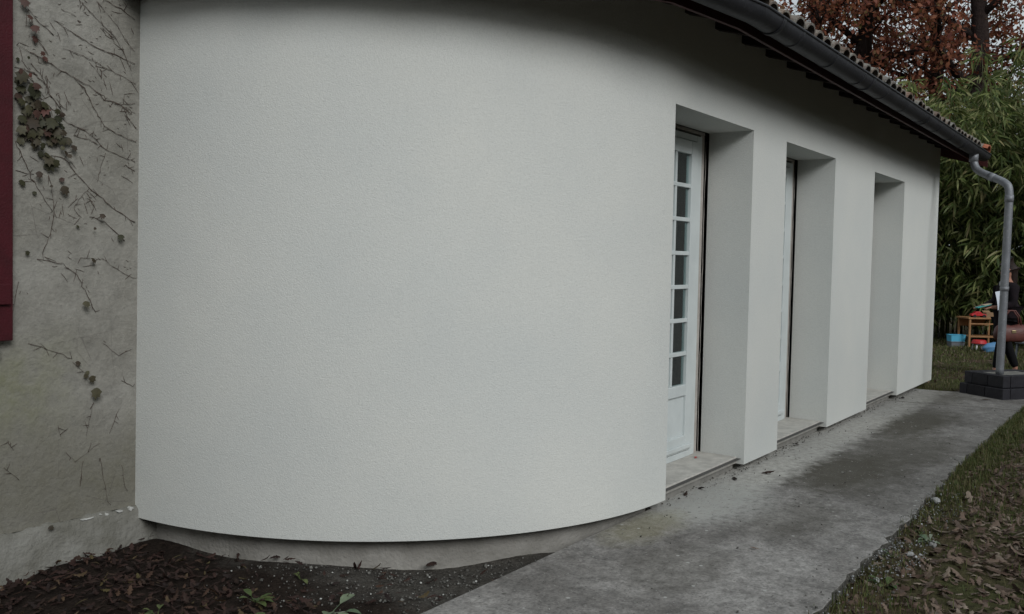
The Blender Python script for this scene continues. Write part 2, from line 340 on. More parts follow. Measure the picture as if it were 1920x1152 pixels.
# ------------------------------------------------------------------ ground, path, bed (setting)
def gz(x, y):
    """lawn height: a step below the slab near the camera, flush further on"""
    t = min(max((x-4)/4, 0), 1); z = -.055+.035*t
    return z + .012*math.sin(x*2.1+y*3.3)*math.cos(x*1.3-y*2.7) + (.01*math.sin(x*7+y*5) if x < 14 else 0)
def grid_patch(mb, xs, ys, zf):
    n = len(xs); mb.add([(x, y, zf(x, y)) for y in ys for x in xs],
        [(j*n+i, j*n+i+1, (j+1)*n+i+1, (j+1)*n+i) for j in range(len(ys)-1) for i in range(n-1)], True)
lin = lambda a, b, n: [a+(b-a)*i/(n-1) for i in range(n)]
m = MB()
grid_patch(m, [-300, -60, -10]+lin(-3, 22, 126)+[40, 100, 500], [-400, -60, -12]+lin(-4, 1.22, 28), gz)
grid_patch(m, lin(11.7, 22, 52)+[40, 100, 500], lin(1.22, 9, 40)+[20, 80, 500], gz)
grid_patch(m, [-300, -60, 0, 11.7], [12, 30, 100, 500], lambda x, y: -.05)
struct(m.build('ground', 'ground'))
def bz(x, y): return -.125+.018*math.sin(x*5.1+y*3)*math.cos(y*4.4-x)+.01*math.sin(x*13+y*9)+.035*math.exp(-((x-2.75)**2+(y-4.3)**2)*4)
m = MB(); grid_patch(m, [-12, -4]+lin(-1, 5.2, 90)+[11.8], lin(2.3, 4.8, 40)+[12.1], bz)
struct(m.build('soil_bed', 'soil'))
path = struct(link('path', None))
JOINT = [(-4, -4), (6.42, 5.75), (10.65, 11.1), (11.95, 11.95)]   # joint x at the wall edge, at the lawn edge
for k in range(len(JOINT)-1):
    (a0, a1), (b0, b1) = JOINT[k], JOINT[k+1]; g = .003
    y1 = 2.62
    n = 130; poly = []
    for i in range(n+1):
        t = i/n; xx = a1+g+(b1-a1-2*g)*t
        poly.append((xx, 1.205+.017*min(max(xx-6.0, -2.4), 1.5)+.005*math.sin(xx*1.7+.5)+.006*math.sin(xx*7.3)+.008*math.sin(xx*23)+.006*math.sin(xx*41+1)+random.uniform(-.012, .012)))
    if k == len(JOINT)-2: poly = [(11.1+g, .15), (13.0, .15), (12.9, 1.1), (12.35, 1.3), (11.95, 2.2)]
    if k == 0: poly += [(b0-g, y1), (4.95, y1), (4.93, 2.50), (a0+g, 2.50)]
    else: poly += [(b0-g, y1), (a0+g, y1)]
    mb = MB().prism(poly, -.16, (0, -.003, .002)[k])
    o = mb.build('concrete_slab', 'concrete', path, bevel=.006); o.data.materials.append(MAT['slab_edge'])
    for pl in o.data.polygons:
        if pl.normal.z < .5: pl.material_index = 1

# ------------------------------------------------------------------ the rendered extension
D, ZB, ZT, ZL = 2.433, .05, 3.12, 2.459
CX, CY, RR = 4.972, 4.653, 2.22
OPEN = [(4.977, 6.239), (6.922, 8.194), (9.515, 10.787)]
XE, DEP = 12.639, .34
house = thing('house', 'long low extension newly rendered off-white, rounded corner, tiled roof and three deep doorways', 'house', (8, 5, 0))
HL = Vector((8, 5, 0))
class HB(MB):                                            # parts are built in world coordinates, then moved under the Empty
    def build(s, name, mat, parent=None, bevel=0):
        par = parent or house
        off = Vector((0, 0, 0)); q = par
        while q is not None: off += q.location; q = q.parent
        s.v = [tuple(Vector(a)-off) for a in s.v]
        return super().build(name, mat, par, bevel)
NA = 56
cols = [(CX+RR*math.cos(R(180+90*i/NA)), CY+RR*math.sin(R(180+90*i/NA)), math.cos(R(180+90*i/NA)), math.sin(R(180+90*i/NA))) for i in range(NA)]
for a, e in OPEN: cols += [(a, D, 0, -1), (e, D, 0, -1)]
cols.append((XE, D, 0, -1))
isop = {NA, NA+2, NA+4}
m = HB(); zr = [ZB, ZL, ZT]; nC = len(cols)
vs = [(x, y, z) for z in zr for (x, y, _, _) in cols]; fs = []
for j in range(2):
    for i in range(nC-1):
        if j == 0 and i in isop: continue
        fs.append((j*nC+i, j*nC+i+1, (j+1)*nC+i+1, (j+1)*nC+i))
m.add(vs, fs, True)
for a, e in OPEN:
    m.add([(a, D, ZB), (a, D+DEP, ZB), (a, D+DEP, ZL), (a, D, ZL)], [(0, 1, 2, 3)])
    m.add([(e, D, ZB), (e, D+DEP, ZB), (e, D+DEP, ZL), (e, D, ZL)], [(3, 2, 1, 0)])
    m.add([(a, D, ZL), (e, D, ZL), (e, D+DEP, ZL), (a, D+DEP, ZL)], [(3, 2, 1, 0)])
for i in range(nC-1):                                    # underside of the cladding, hanging clear of the plinth
    if i in isop: continue
    (x0, y0, nx0, ny0), (x1, y1, nx1, ny1) = cols[i], cols[i+1]; t = .2
    m.add([(x0, y0, ZB), (x1, y1, ZB), (x1-nx1*t, y1-ny1*t, ZB), (x0-nx0*t, y0-ny0*t, ZB)], [(3, 2, 1, 0)])
# gable end and rear
m.add([(XE, D, ZB), (XE, 11.2, ZB), (XE, 11.2, ZT), (XE, 6.8, 4.52), (XE, D, ZT)], [(0, 1, 2, 3, 4)])
m.add([(XE, 11.2, ZB), (CX, 11.2, ZB), (CX, 11.2, ZT), (XE, 11.2, ZT)], [(0, 1, 2, 3)])
m.build('wall', 'render')
m = HB(); t = .115; pv = []
pc = [(x-nx*t, y-ny*t) for (x, y, nx, ny) in cols]; pc[-1] = (XE-t, D+t)
for (x, y) in pc: pv += [(x, y, -.3), (x, y, ZB+.004)]
pc_runs = [(0, NA), (NA+1, NA+2), (NA+3, NA+4), (NA+5, NA+6)]
for a_, e_ in pc_runs[:3]:
    h = HB(); h.add(pv[2*a_:2*e_+2], [(2*i, 2*i+2, 2*i+3, 2*i+1) for i in range(e_-a_)], True); h.build('plinth', 'plinth')
a_, e_ = pc_runs[3]; m.add(pv[2*a_:2*e_+2], [(0, 2, 3, 1)])
m.add([(XE-t, 11, -.3), (XE-t, 11, ZB+.004)], []); m.f.append((2, 4, 5, 3)); m.sm.append(False)
m.build('plinth', 'plinth')
m = HB(); x0, x1, y0, y1, z0, z1 = 4.99, XE-.1, D+.02, 7.5, .09, 3.0       # the dim room behind the doors
m.add([(x, y, z) for z in (z0, z1) for y in (y0, y1) for x in (x0, x1)], [(0, 1, 3, 2), (4, 6, 7, 5), (2, 3, 7, 6), (0, 2, 6, 4), (1, 5, 7, 3)])
m.build('room', 'interior')

# door sills: stone slab with a nosing over a rough base
for a, e in OPEN:
    m = HB(); m.box(a-.0, e+.0, D+.055, D+.48, .052, .10); o = m.build('sill', 'sill_stone', bevel=.006)
    off = Vector(HL)
    mb = HB().box(a+.001, e-.001, D+.085, D+.46, -.2, .052); mb.build('sill_base', 'sill_base', o)

# french door: frame, leaf, 3 x 7 panes, lower panel; local origin at the right inner corner of the opening, on the sill
def make_door():
    yF = D+DEP+.012
    d = HB(); W = 1.262
    # fixed frame (right jamb, left jamb, head, threshold)
    d.box(-.195, -.11, 0, .075, .0, 2.318); d.box(-W+.01, -W+.08, 0, .075, 0, 2.318)
    d.box(-W+.08, -.195, .0, .075, 2.245+.03, 2.318); d.box(-W+.08, -.195, -.004, .075, 0, .045)
    door = d_build(d, 'door', 'white_frame', house, .004)
    # rough beige jamb strip and head strip left from the old opening, dark ragged gap beside it
    d_build(MB().box(-.11, -.042, .012, .09, 0, 2.335), 'jamb_strip', 'beige_strip', door, .004)
    d_build(MB().box(-W, -.042, .01, .09, 2.336, 2.359), 'head_strip', 'beige_strip', door, .004)
    mb = MB(); zz = lin(0, 2.358, 40)
    pr = [random.uniform(.004, .026) for _ in zz]
    mb.add([q for z, r in zip(zz, pr) for q in ((-.042+r*.5, .05, z), (-.042, .02, z), (.002, .02+r, z))],
           [(3*i+1, 3*i+2, 3*i+5, 3*i+4) for i in range(39)])
    d_build(mb, 'gap_filler', 'foam_gap', door)
    mb = MB()                                            # torn foam edge that catches light
    mb.tube([(-.006-random.uniform(0, .012), .016, z) for z in lin(0, 2.3, 36)], [random.uniform(.0015, .004) for _ in range(36)], 5)
    d_build(mb, 'foam_bead', 'beige_strip', door)
    # leaf
    x1, x0, z0, z1 = -.203, -W+.088, .052, 2.268
    lf = MB()
    lf.box(x1-.098, x1, -.014, .05, z0, z1); lf.box(x0, x1-.793, -.014, .05, z0, z1)
    gx1 = x1-.098; gx0 = gx1-.695; G0, G1 = .535, 2.175
    for (a_, b_) in ((z0, .165), (.455, G0), (G1, z1)): lf.box(gx0, gx1, -.0135, .05, a_, b_)
    d_build(lf, 'leaf', 'white_frame', door, .005)
    d_build(MB().box(x1+.0005, x1+.0075, .012, .05, z0, z1), 'gasket', 'gasket', door)
    d_build(MB().box(gx0, gx1, .006, .03, .165, .455), 'panel', 'white_frame', door)
    d_build(MB().box(x0+.02, x1-.01, -.03, -.014, .07, .10), 'drip_bar', 'white_frame', door, .004)
    bw = .028; cw = (gx1-gx0-2*bw)/3; rh = (G1-G0-6*bw)/7
    for i in range(2):
        xx = gx0+(i+1)*cw+i*bw; d_build(MB().box(xx, xx+bw, -.006, .03, G0, G1), 'glazing_bar', 'white_frame', door, .003)
    for j in range(6):
        z = G0+(j+1)*rh+j*bw; d_build(MB().box(gx0, gx1, -.009, .028, z, z+bw), 'glazing_bar', 'white_frame', door, .003)
    pane = MB().box(-cw/2-.003, cw/2+.003, -.002, .002, -rh/2-.003, rh/2+.003).mesh('pane', 'glass')
    gk = None
    for i in range(3):
        for j in range(7):
            link('pane', pane, door, (gx0+cw/2+i*(cw+bw), .012, G0+rh/2+j*(rh+bw)))
    cu = MB(); n = 150                                    # net curtain in soft folds
    for i in range(n):
        xx = x0+.03+(x1-x0-.06)*i/(n-1); yy = .15+.018*math.sin(i*.55+.8*math.sin(i*.11))+.01*math.sin(i*.23)
        cu.v += [(xx, yy, .1), (xx, yy, 2.25)]
    cu.f = [(2*i, 2*i+2, 2*i+3, 2*i+1) for i in range(n-1)]; cu.sm = [True]*(n-1)
    d_build(cu, 'curtain', 'curtain', door)
    hd = MB(); hd.box(x0+.03, x0+.065, -.024, -.014, .95, 1.15); hd.tube([(x0+.047, -.03, 1.06), (x0+.047, -.06, 1.06), (x0+.14, -.062, 1.055)], .009, 8)
    d_build(hd, 'handle', 'pipe_zinc', door)
    return door
def d_build(mb, name, mat, parent, bevel=0): return MB.build(mb, name, mat, parent, bevel)
door0 = make_door()
for k, (a, e) in enumerate(OPEN):
    o = door0 if k == 0 else copy_tree(door0, house)
    o.location = Vector((e, D+DEP+.004, .1005))-HL

# ------------------------------------------------------------------ roof
TP = .306; PA = math.atan(TP); RY = 6.8; XV = 12.95; FY, FZ0, FZ1 = 2.045, 2.85, 2.985
du = lambda y: 2.99+(y-2.065)*TP                         # underside of the deck
ER = CY-FY                                               # eave radius of the rounded end
roof = HB()
roof.add([(CX, 2.0, du(2.0)), (XV, 2.0, du(2.0)), (XV, RY, du(RY)), (CX, RY, du(RY)), (CX, 2.0, du(2.0)+.025), (XV, 2.0, du(2.0)+.025), (XV, RY, du(RY)+.025), (CX, RY, du(RY)+.025)],
    [(0, 3, 2, 1), (4, 5, 6, 7), (0, 1, 5, 4), (1, 2, 6, 5), (2, 3, 7, 6), (3, 0, 4, 7)])
y2 = 2*RY-2.0
roof.add([(CX, RY, du(RY)+.02), (XV, RY, du(RY)+.02), (XV, y2, du(2.0)), (CX, y2, du(2.0))], [(0, 1, 2, 3)])
AN = 6; ang = [R(270-90*i/AN) for i in range(AN+1)]
ERA = [RR+.388*(1 if i <= 1 else 1-.95*(i-1)/(AN-1)) for i in range(AN+1)]     # overhang, unseen here, narrowed towards the old house to shorten its shadow
def era(a):
    f = min(max((R(270)-a)/R(90), 0), 1)*AN; i = min(int(f), AN-1); return ERA[i]+(ERA[i+1]-ERA[i])*(f-i)
pr = [(CX+(era(a)+.045)*math.cos(a), CY+(era(a)+.045)*math.sin(a)) for a in ang]
for i in range(AN):
    (xa, ya), (xb, yb) = pr[i], pr[i+1]; ze = du(2.0); zc = du(CY)
    roof.add([(xa, ya, ze), (xb, yb, ze), (CX, CY, zc), (xa, ya, ze+.025), (xb, yb, ze+.025), (CX, CY, zc+.025)], [(0, 1, 2), (3, 5, 4), (0, 3, 4, 1)])
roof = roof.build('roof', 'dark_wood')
# rafters under the deck, a part of the roof each
def rafter(x, y, dirx, diry, L):
    """box below the deck along a direction pointing up the slope"""
    ax = Vector((dirx, diry, TP)).normalized(); sd = Vector((-diry, dirx, 0)).normalized(); up = ax.cross(sd); up = up if up.z > 0 else -up
    o = Vector((x, y, 0)); h = HB(); hs = .034; vs = []
    for t in (0, L):
        for s_ in (-hs, hs):
            for u in (-.085, -.001): vs.append(o+Vector((dirx, diry, TP))*t+sd*s_+Vector((0, 0, u)))
    h.add(vs, [(0, 1, 3, 2), (4, 6, 7, 5), (0, 4, 5, 1), (2, 3, 7, 6), (0, 2, 6, 4), (1, 5, 7, 3)])
    return h
x = 5.1
while x < 12.6:
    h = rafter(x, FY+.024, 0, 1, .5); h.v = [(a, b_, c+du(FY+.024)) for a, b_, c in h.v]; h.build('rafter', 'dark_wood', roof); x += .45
for k in range(9):
    a = R(265-k*9.5); rr_ = era(a)-.05; h = rafter(CX+rr_*math.cos(a), CY+rr_*math.sin(a), -math.cos(a), -math.sin(a), .42)
    h.v = [(a_, b_, c+du(FY+.03)) for a_, b_, c in h.v]; h.build('rafter', 'dark_wood', roof)
for i in range(9):                                       # soffit lining boards, hidden in the dark but there
    pass
HB().box(CX, XV-.03, FY-.0, FY+.022, FZ0, FZ1).build('fascia', 'fascia_red', roof, .003)
for i in range(AN):
    (xa, ya), (xb, yb) = [(CX+era(a)*math.cos(a), CY+era(a)*math.sin(a)) for a in (ang[i], ang[i+1])]
    d = Vector((xb-xa, yb-ya, 0)); L = d.length; d.normalize(); n = Vector((d.y, -d.x, 0))
    n = n if n.dot(Vector((CX-xa, CY-ya, 0))) > 0 else -n
    P0 = Vector((xa, ya, 0)); vs = [P0+d*t+n*u+Vector((0, 0, z)) for z in (FZ0, FZ1) for u in (0, .022) for t in (0, L)]
    HB().add(vs, [(0, 2, 3, 1), (4, 5, 7, 6), (0, 1, 5, 4), (2, 6, 7, 3), (0, 4, 6, 2), (1, 3, 7, 5)]).build('fascia', 'fascia_red', roof)
# barge board of the far gable
HB().add([(XV-.025, 1.93, 2.80), (XV-.0, 1.93, 2.80), (XV-.025, RY, du(RY)-.14), (XV, RY, du(RY)-.14),
          (XV-.025, 1.93, du(1.93)+.03), (XV, 1.93, du(1.93)+.03), (XV-.025, RY, du(RY)+.03), (XV, RY, du(RY)+.03)],
         [(0, 2, 3, 1), (4, 5, 7, 6), (0, 1, 5, 4), (2, 6, 7, 3), (0, 4, 6, 2), (1, 3, 7, 5)]).build('barge_board', 'fascia_red', roof)
# roman tiles: one cover and one pan mesh, shared
def tile_mesh(name, mat, w0=.092, w1=.074, hh=.058, L=.46, th=.014, up=1, n=7):
    mb = MB(); vs = []
    for y, wv in ((0, w0), (L, w1)):
        for rr_ in (0, th):
            for k in range(n+1):
                a = math.pi*k/n; vs.append(((wv-rr_)*math.cos(a), y, up*((hh-rr_)*math.sin(a)) + (0 if up > 0 else 0)))
    k1 = n+1; fs = []
    for k in range(n):
        fs += [(k, k+1, 2*k1+k+1, 2*k1+k), (k1+k+1, k1+k, 3*k1+k, 3*k1+k+1), (k+1, k, k1+k, k1+k+1), (2*k1+k, 2*k1+k+1, 3*k1+k+1, 3*k1+k)]
    fs += [(0, 2*k1, 3*k1, k1), (n, k1+n, 3*k1+n, 2*k1+n)]
    mb.add(vs, fs); return mb.mesh(name, mat), np.array(vs), fs
cov, cv, cf = tile_mesh('tile', 'roof_tile'); pan, pv_, pf = tile_mesh('pan_tile', 'roof_tile', .07, .09, .06, up=-1)
ncol = 39; pitch = (XV-.06-CX)/ncol; exp_ = .37; rows = 13
slope = Euler((PA+.02, 0, 0))
rest_v, rest_f = [], []
for r_ in range(rows):
    for c_ in range(ncol+1):
        xx = CX+.03+pitch*c_; y0 = 1.998+r_*exp_*math.cos(PA); zz = du(y0)+.025
        jx, jy, jr = random.uniform(-.008, .008), random.uniform(-.02, .012), random.uniform(-.05, .05)
        rot = Euler((PA+.015+random.uniform(-.01, .01), 0, jr))
        if r_ < 3:
            link('tile', cov, roof, Vector((xx+jx, y0+jy, zz+.045+random.uniform(-.004, .006)))-HL-roof.location, rot)
            if r_ == 0 and c_ < ncol: link('pan_tile', pan, roof, Vector((xx+pitch/2, y0+.02, zz+.064))-HL, slope)
        else:
            Mx = rot.to_matrix(); o = len(rest_v)
            rest_v += [tuple(Mx @ Vector(q)+Vector((xx+jx, y0+jy, zz+.045))-HL) for q in cv]; rest_f += [tuple(i+o for i in f) for f in cf]
# fan of tiles on the rounded end and the pans further up
for ai in range(15):
    a = R(267-ai*6.2)
    for r_ in range(6):
        rad = era(a)+.06-r_*exp_*math.cos(PA)
        if r_ > 2 and (ai % 2): continue
        z0 = du(CY-rad)+.06; rot = Euler((PA, 0, a+math.pi/2)); Mx = Matrix.Rotation(a+math.pi/2, 3, 'Z') @ Matrix.Rotation(PA, 3, 'X'); o = len(rest_v)
        for mesh_v, dz, da in ((cv, .02, 0), (pv_, .04, R(3.1))):
            Mx = Matrix.Rotation(a+da+math.pi/2, 3, 'Z') @ Matrix.Rotation(PA, 3, 'X'); o = len(rest_v)
            ctr = Vector((CX+rad*math.cos(a+da), CY+rad*math.sin(a+da), z0+dz))
            rest_v += [tuple(Mx @ Vector(q)+ctr-HL) for q in mesh_v]; rest_f += [tuple(i+o for i in f) for f in (cf if mesh_v is cv else pf)]
mb = MB(); mb.add(rest_v, rest_f); o = MB.build(mb, 'upper_tiles', 'roof_tile', roof); o['kind'] = 'stuff'
# newer red verge tile closing the eave corner, and ridge cap
nt_, _, _ = tile_mesh('verge_tile', 'new_tile', .10, .085, .075)
for r_ in range(11): link('verge_tile', nt_, roof, Vector((XV-.0, 1.93+r_*.42, du(1.93+r_*.42)+.06))-HL, Euler((PA+.015, .25, 0)))
rt, _, _ = tile_mesh('ridge_tile', 'roof_tile', .13, .115, .11)
for k in range(18): link('ridge_tile', rt, roof, Vector((CX+.1+k*.43, RY, du(RY)+.05))-HL, Euler((0, 0, R(-90))))

# gutter: half round with rolled bead, joints and brackets; follows the rounded corner
GY, GZ, GR = 1.962, 2.945, .082
def half_ring(cx, cz, r_, n=12): return [(cx-r_*math.cos(math.pi*k/n), cz-r_*math.sin(math.pi*k/n)) for k in range(n+1)]
gpath = [(CX+(era(a)+.083)*math.cos(a), CY+(era(a)+.083)*math.sin(a), a) for a in reversed(ang[1:])]+[(CX, GY, R(270)), (XV-.12, GY, R(270))]
m = HB(); n = 12; vs = []
for (px, py, a) in gpath:
    nx, ny = math.cos(a), math.sin(a)
    for r_ in (GR, GR-.004):
        for k in range(n+1):
            th = math.pi*k/n; u = r_*math.cos(th); vs.append((px+nx*u, py+ny*u, GZ-r_*math.sin(th)*.97))
st = 2*(n+1); fs = []
for i in range(len(gpath)-1):
    for k in range(n):
        fs += [(i*st+k, i*st+k+1, (i+1)*st+k+1, (i+1)*st+k), (i*st+n+1+k+1, i*st+n+1+k, (i+1)*st+n+1+k, (i+1)*st+n+1+k+1)]
m.add(vs, fs, True)
e_ = (len(gpath)-1)*st; m.add([vs[e_+k] for k in range(n+1)], [tuple(range(n+1))])     # end cap
gut = m.build('gutter', 'gutter_zinc')
bead = HB(); bead.tube([(px+math.cos(a)*GR, py+math.sin(a)*GR, GZ+.004) for px, py, a in gpath], .009, 8); bead.build('bead', 'gutter_zinc', gut)
def band(x, r_, w_, name):
    h = HB(); pts = half_ring(GY, GZ, r_); vs = []
    for xx in (x-w_/2, x+w_/2): vs += [(xx, q[0], q[1]) for q in pts]
    for xx in (x-w_/2, x+w_/2): vs += [(xx, GY+(q[0]-GY)*.97, GZ+(q[1]-GZ)*.97) for q in pts]
    k = len(pts); fs = []
    for i in range(k-1): fs += [(i, i+1, k+i+1, k+i), (i, 2*k+i, 2*k+i+1, i+1), (k+i, k+i+1, 3*k+i+1, 3*k+i)]
    h.add(vs, fs, True); h.build(name, 'gutter_zinc', gut)
for x in (5.25, 7.25, 9.25, 11.25): band(x, GR+.004, .05, 'joint')
for x in (5.6, 6.3, 7.0, 7.7, 8.4, 9.1, 9.8, 10.5, 11.2, 11.9, 12.5): band(x, GR+.0025, .022, 'bracket')
# downpipe: swan neck out of the gutter, then down on to the planter
pp = [(12.12, 1.962, 2.90), (12.12, 1.96, 2.80), (12.105, 1.94, 2.72), (12.07, 1.88, 2.66), (11.98, 1.73, 2.585), (11.90, 1.60, 2.52), (11.865, 1.545, 2.47), (11.855, 1.53, 2.39), (11.857, 1.53, 2.2), (11.87, 1.54, 1.2), (11.885, 1.55, .27)]
def smoothp(p, k=2):
    p = [Vector(q) for q in p]
    for _ in range(k):
        q = [p[0]]
        for a, b_ in zip(p[:-1], p[1:]): q += [a.lerp(b_, .25), a.lerp(b_, .75)]
        p = q+[p[-1]]
    return p
dp = HB().tube(smoothp(pp), .044, 16); dp = dp.build('downpipe', 'pipe_zinc')
HB().tube([(12.12, 1.962, 2.90), (12.12, 1.962, 2.79)], .052, 16).build('outlet', 'pipe_zinc', dp)
for q0, q1 in (((11.856, 1.53, 2.36), (11.857, 1.53, 2.28)), ((11.868, 1.538, 1.30), (11.869, 1.539, 1.25)), ((12.0, 1.765, 2.60), (11.96, 1.70, 2.568))):
    HB().tube([q0, q1], .0485, 16).build('collar', 'pipe_zinc', dp)

# ------------------------------------------------------------------ the old house the extension is built against
OY = 4.56
oyz = lambda z: OY-.024*(z-.05)
old = thing('old_house', 'older house with grimy grey plaster, vine stains and a dark red shutter, left', 'house', (0, 7, 0)); OLL = Vector((0, 7, 0))
class OB(HB):
    def build(s, name, mat, parent=None, bevel=0): return HB.build(s, name, mat, parent or old, bevel)
m = OB(); xs = [-6, .45, 1.5, 4.97]; zs = [.115, 1.06, 2.98, 5.6]
WX0, WX1 = .45, 1.5
for j in range(3):
    for i in range(3):
        if i == 1 and j == 1: continue
        m.add([(xs[i], oyz(zs[j]), zs[j]), (xs[i+1], oyz(zs[j]), zs[j]), (xs[i+1], oyz(zs[j+1]), zs[j+1]), (xs[i], oyz(zs[j+1]), zs[j+1])], [(0, 1, 2, 3)])
for (xa, xb, za, zb) in ((WX0, WX0, 1.06, 2.98), (WX1, WX1, 1.06, 2.98), (WX0, WX1, 1.06, 1.06), (WX0, WX1, 2.98, 2.98)):
    m.add([(xa, oyz(za), za), (xb, oyz(zb) if xa == xb else oyz(za), zb), (xb, OY+.2, zb), (xa, OY+.2, za)], [(0, 1, 2, 3)])
m.add([(-6, OY, .1), (-6, 12, .1), (-6, 12, 5.6), (-6, oyz(5.6), 5.6)], [(0, 1, 2, 3)])
m.add([(4.97, oyz(5.6), 5.6), (4.97, 12, 5.6), (4.97, 12, .1), (4.97, OY, .1)], [(0, 1, 2, 3)])
m.build('wall', 'old_plaster')
# plinth, a little proud, with a broken upper arris
m = OB(); n = 160; vs = []
for i in range(n):
    x = -6+8.95*i/(n-1) if i < 20 else 1.0+1.95*(i-20)/(n-21)
    if i == 19: x = .99
    top = .112+.006*math.sin(x*23)+.004*math.sin(x*61+1)+random.uniform(-.003, .003); yy = OY-.030+.004*math.sin(x*9)+.002*math.sin(x*31)+random.uniform(-.0008, .0008)
    vs += [(x, yy+.006, -.35), (x, yy, top-.014), (x, OY-.012+.003*math.sin(x*40), top+.006), (x, OY+.03, top+.006)]
fs = []
for i in range(n-1): fs += [(4*i+k, 4*i+4+k, 4*i+5+k, 4*i+1+k) for k in range(3)]
vs = sorted([vs[4*i:4*i+4] for i in range(n)], key=lambda q: q[0][0]); vs = [q for g_ in vs for q in g_]
m.add(vs, fs, True); pl = m.build('plinth', 'old_plinth')
for (x, w_, hz) in ((2.65, .05, .007), (2.575, .03, .009), (2.47, .11, .004), (2.715, .034, .015), (2.54, .014, .005)):
    mb = OB(); k = 7; rr_ = [random.uniform(.35, 1) for _ in range(k)]; dzc = random.uniform(-.006, .004)
    ring = [(x+w_*.5*math.cos(2*math.pi*i/k)*rr_[i], .112+dzc+hz*math.sin(2*math.pi*i/k)*rr_[i]) for i in range(k)]
    mb.add([(a, OY-.034, c) for a, c in ring]+[(a, OY-.010, c) for a, c in ring], [tuple(range(k))]+[(i, k+i, k+(i+1) % k, (i+1) % k) for i in range(k)])
    mb.build('plaster_flake', 'white_flake', pl)
# window and its open red shutter
m = OB(); yw = OY+.12
m.box(WX0, WX0+.07, yw, yw+.05, 1.06, 2.98); m.box(WX1-.07, WX1, yw, yw+.05, 1.06, 2.98); m.box(WX0+.07, WX1-.07, yw, yw+.05, 1.06, 1.13); m.box(WX0+.07, WX1-.07, yw, yw+.05, 2.91, 2.98); m.box(.94, 1.01, yw+.001, yw+.051, 1.13, 2.91)
wn = m.build('window', 'white_frame')
for a, c in ((.52, .94), (1.01, 1.43)): OB().box(a, c, yw+.02, yw+.024, 1.13, 2.91).build('pane', 'glass', wn)
OB().box(WX0-.2, WX1+.2, OY+.21, OY+.22, .9, 3.1).build('dark_room', 'interior')
OB().box(WX0-.04, WX1+.52, OY-.075, OY+.19, 1.0, 1.055).build('window_sill', 'sill_stone', bevel=.006)
shp = OB(); SX0, SX1, SZ0, SZ1 = 1.545, 2.080, 1.075, 3.05
Sh = lambda x, y, z: (x, oyz(z)-.012+y, z)
def shbox(mb, x0, x1, y0, y1, z0, z1):
    vs = [Sh(x, y, z) for z in (z0, z1) for y in (y0, y1) for x in (x0, x1)]
    return mb.add(vs, [(0, 2, 3, 1), (4, 5, 7, 6), (0, 1, 5, 4), (2, 6, 7, 3), (0, 4, 6, 2), (1, 3, 7, 5)])
sh = None
nb = 6; bw = (SX1-SX0)/nb
sh = link('shutter', None, old)
for z in (1.25, 2.78): shbox(OB(), SX0+.02, SX1-.02, -.065, -.045, z, z+.1).build('ledge', 'shutter_red', sh, .004)
for i in range(nb): shbox(OB(), SX0+i*bw+.002, SX0+(i+1)*bw-.002, -.044, -.012, SZ0, SZ1).build('board', 'shutter_red', sh, .004)
shbox(OB(), SX0-.03, SX1-.17, -.072, -.066, 1.285, 1.315).build('hinge', 'gutter_zinc', sh); shbox(OB(), SX0-.03, SX1-.17, -.072, -.066, 2.815, 2.845).build('hinge', 'gutter_zinc', sh)
m = OB(); m.add([(-6.4, 4.0, 5.5), (5.3, 4.0, 5.5), (5.3, 8.2, 7.0), (-6.4, 8.2, 7.0), (5.3, 12.4, 5.5), (-6.4, 12.4, 5.5)], [(0, 1, 2, 3), (3, 2, 4, 5)])
m.build('roof', 'roof_tile')
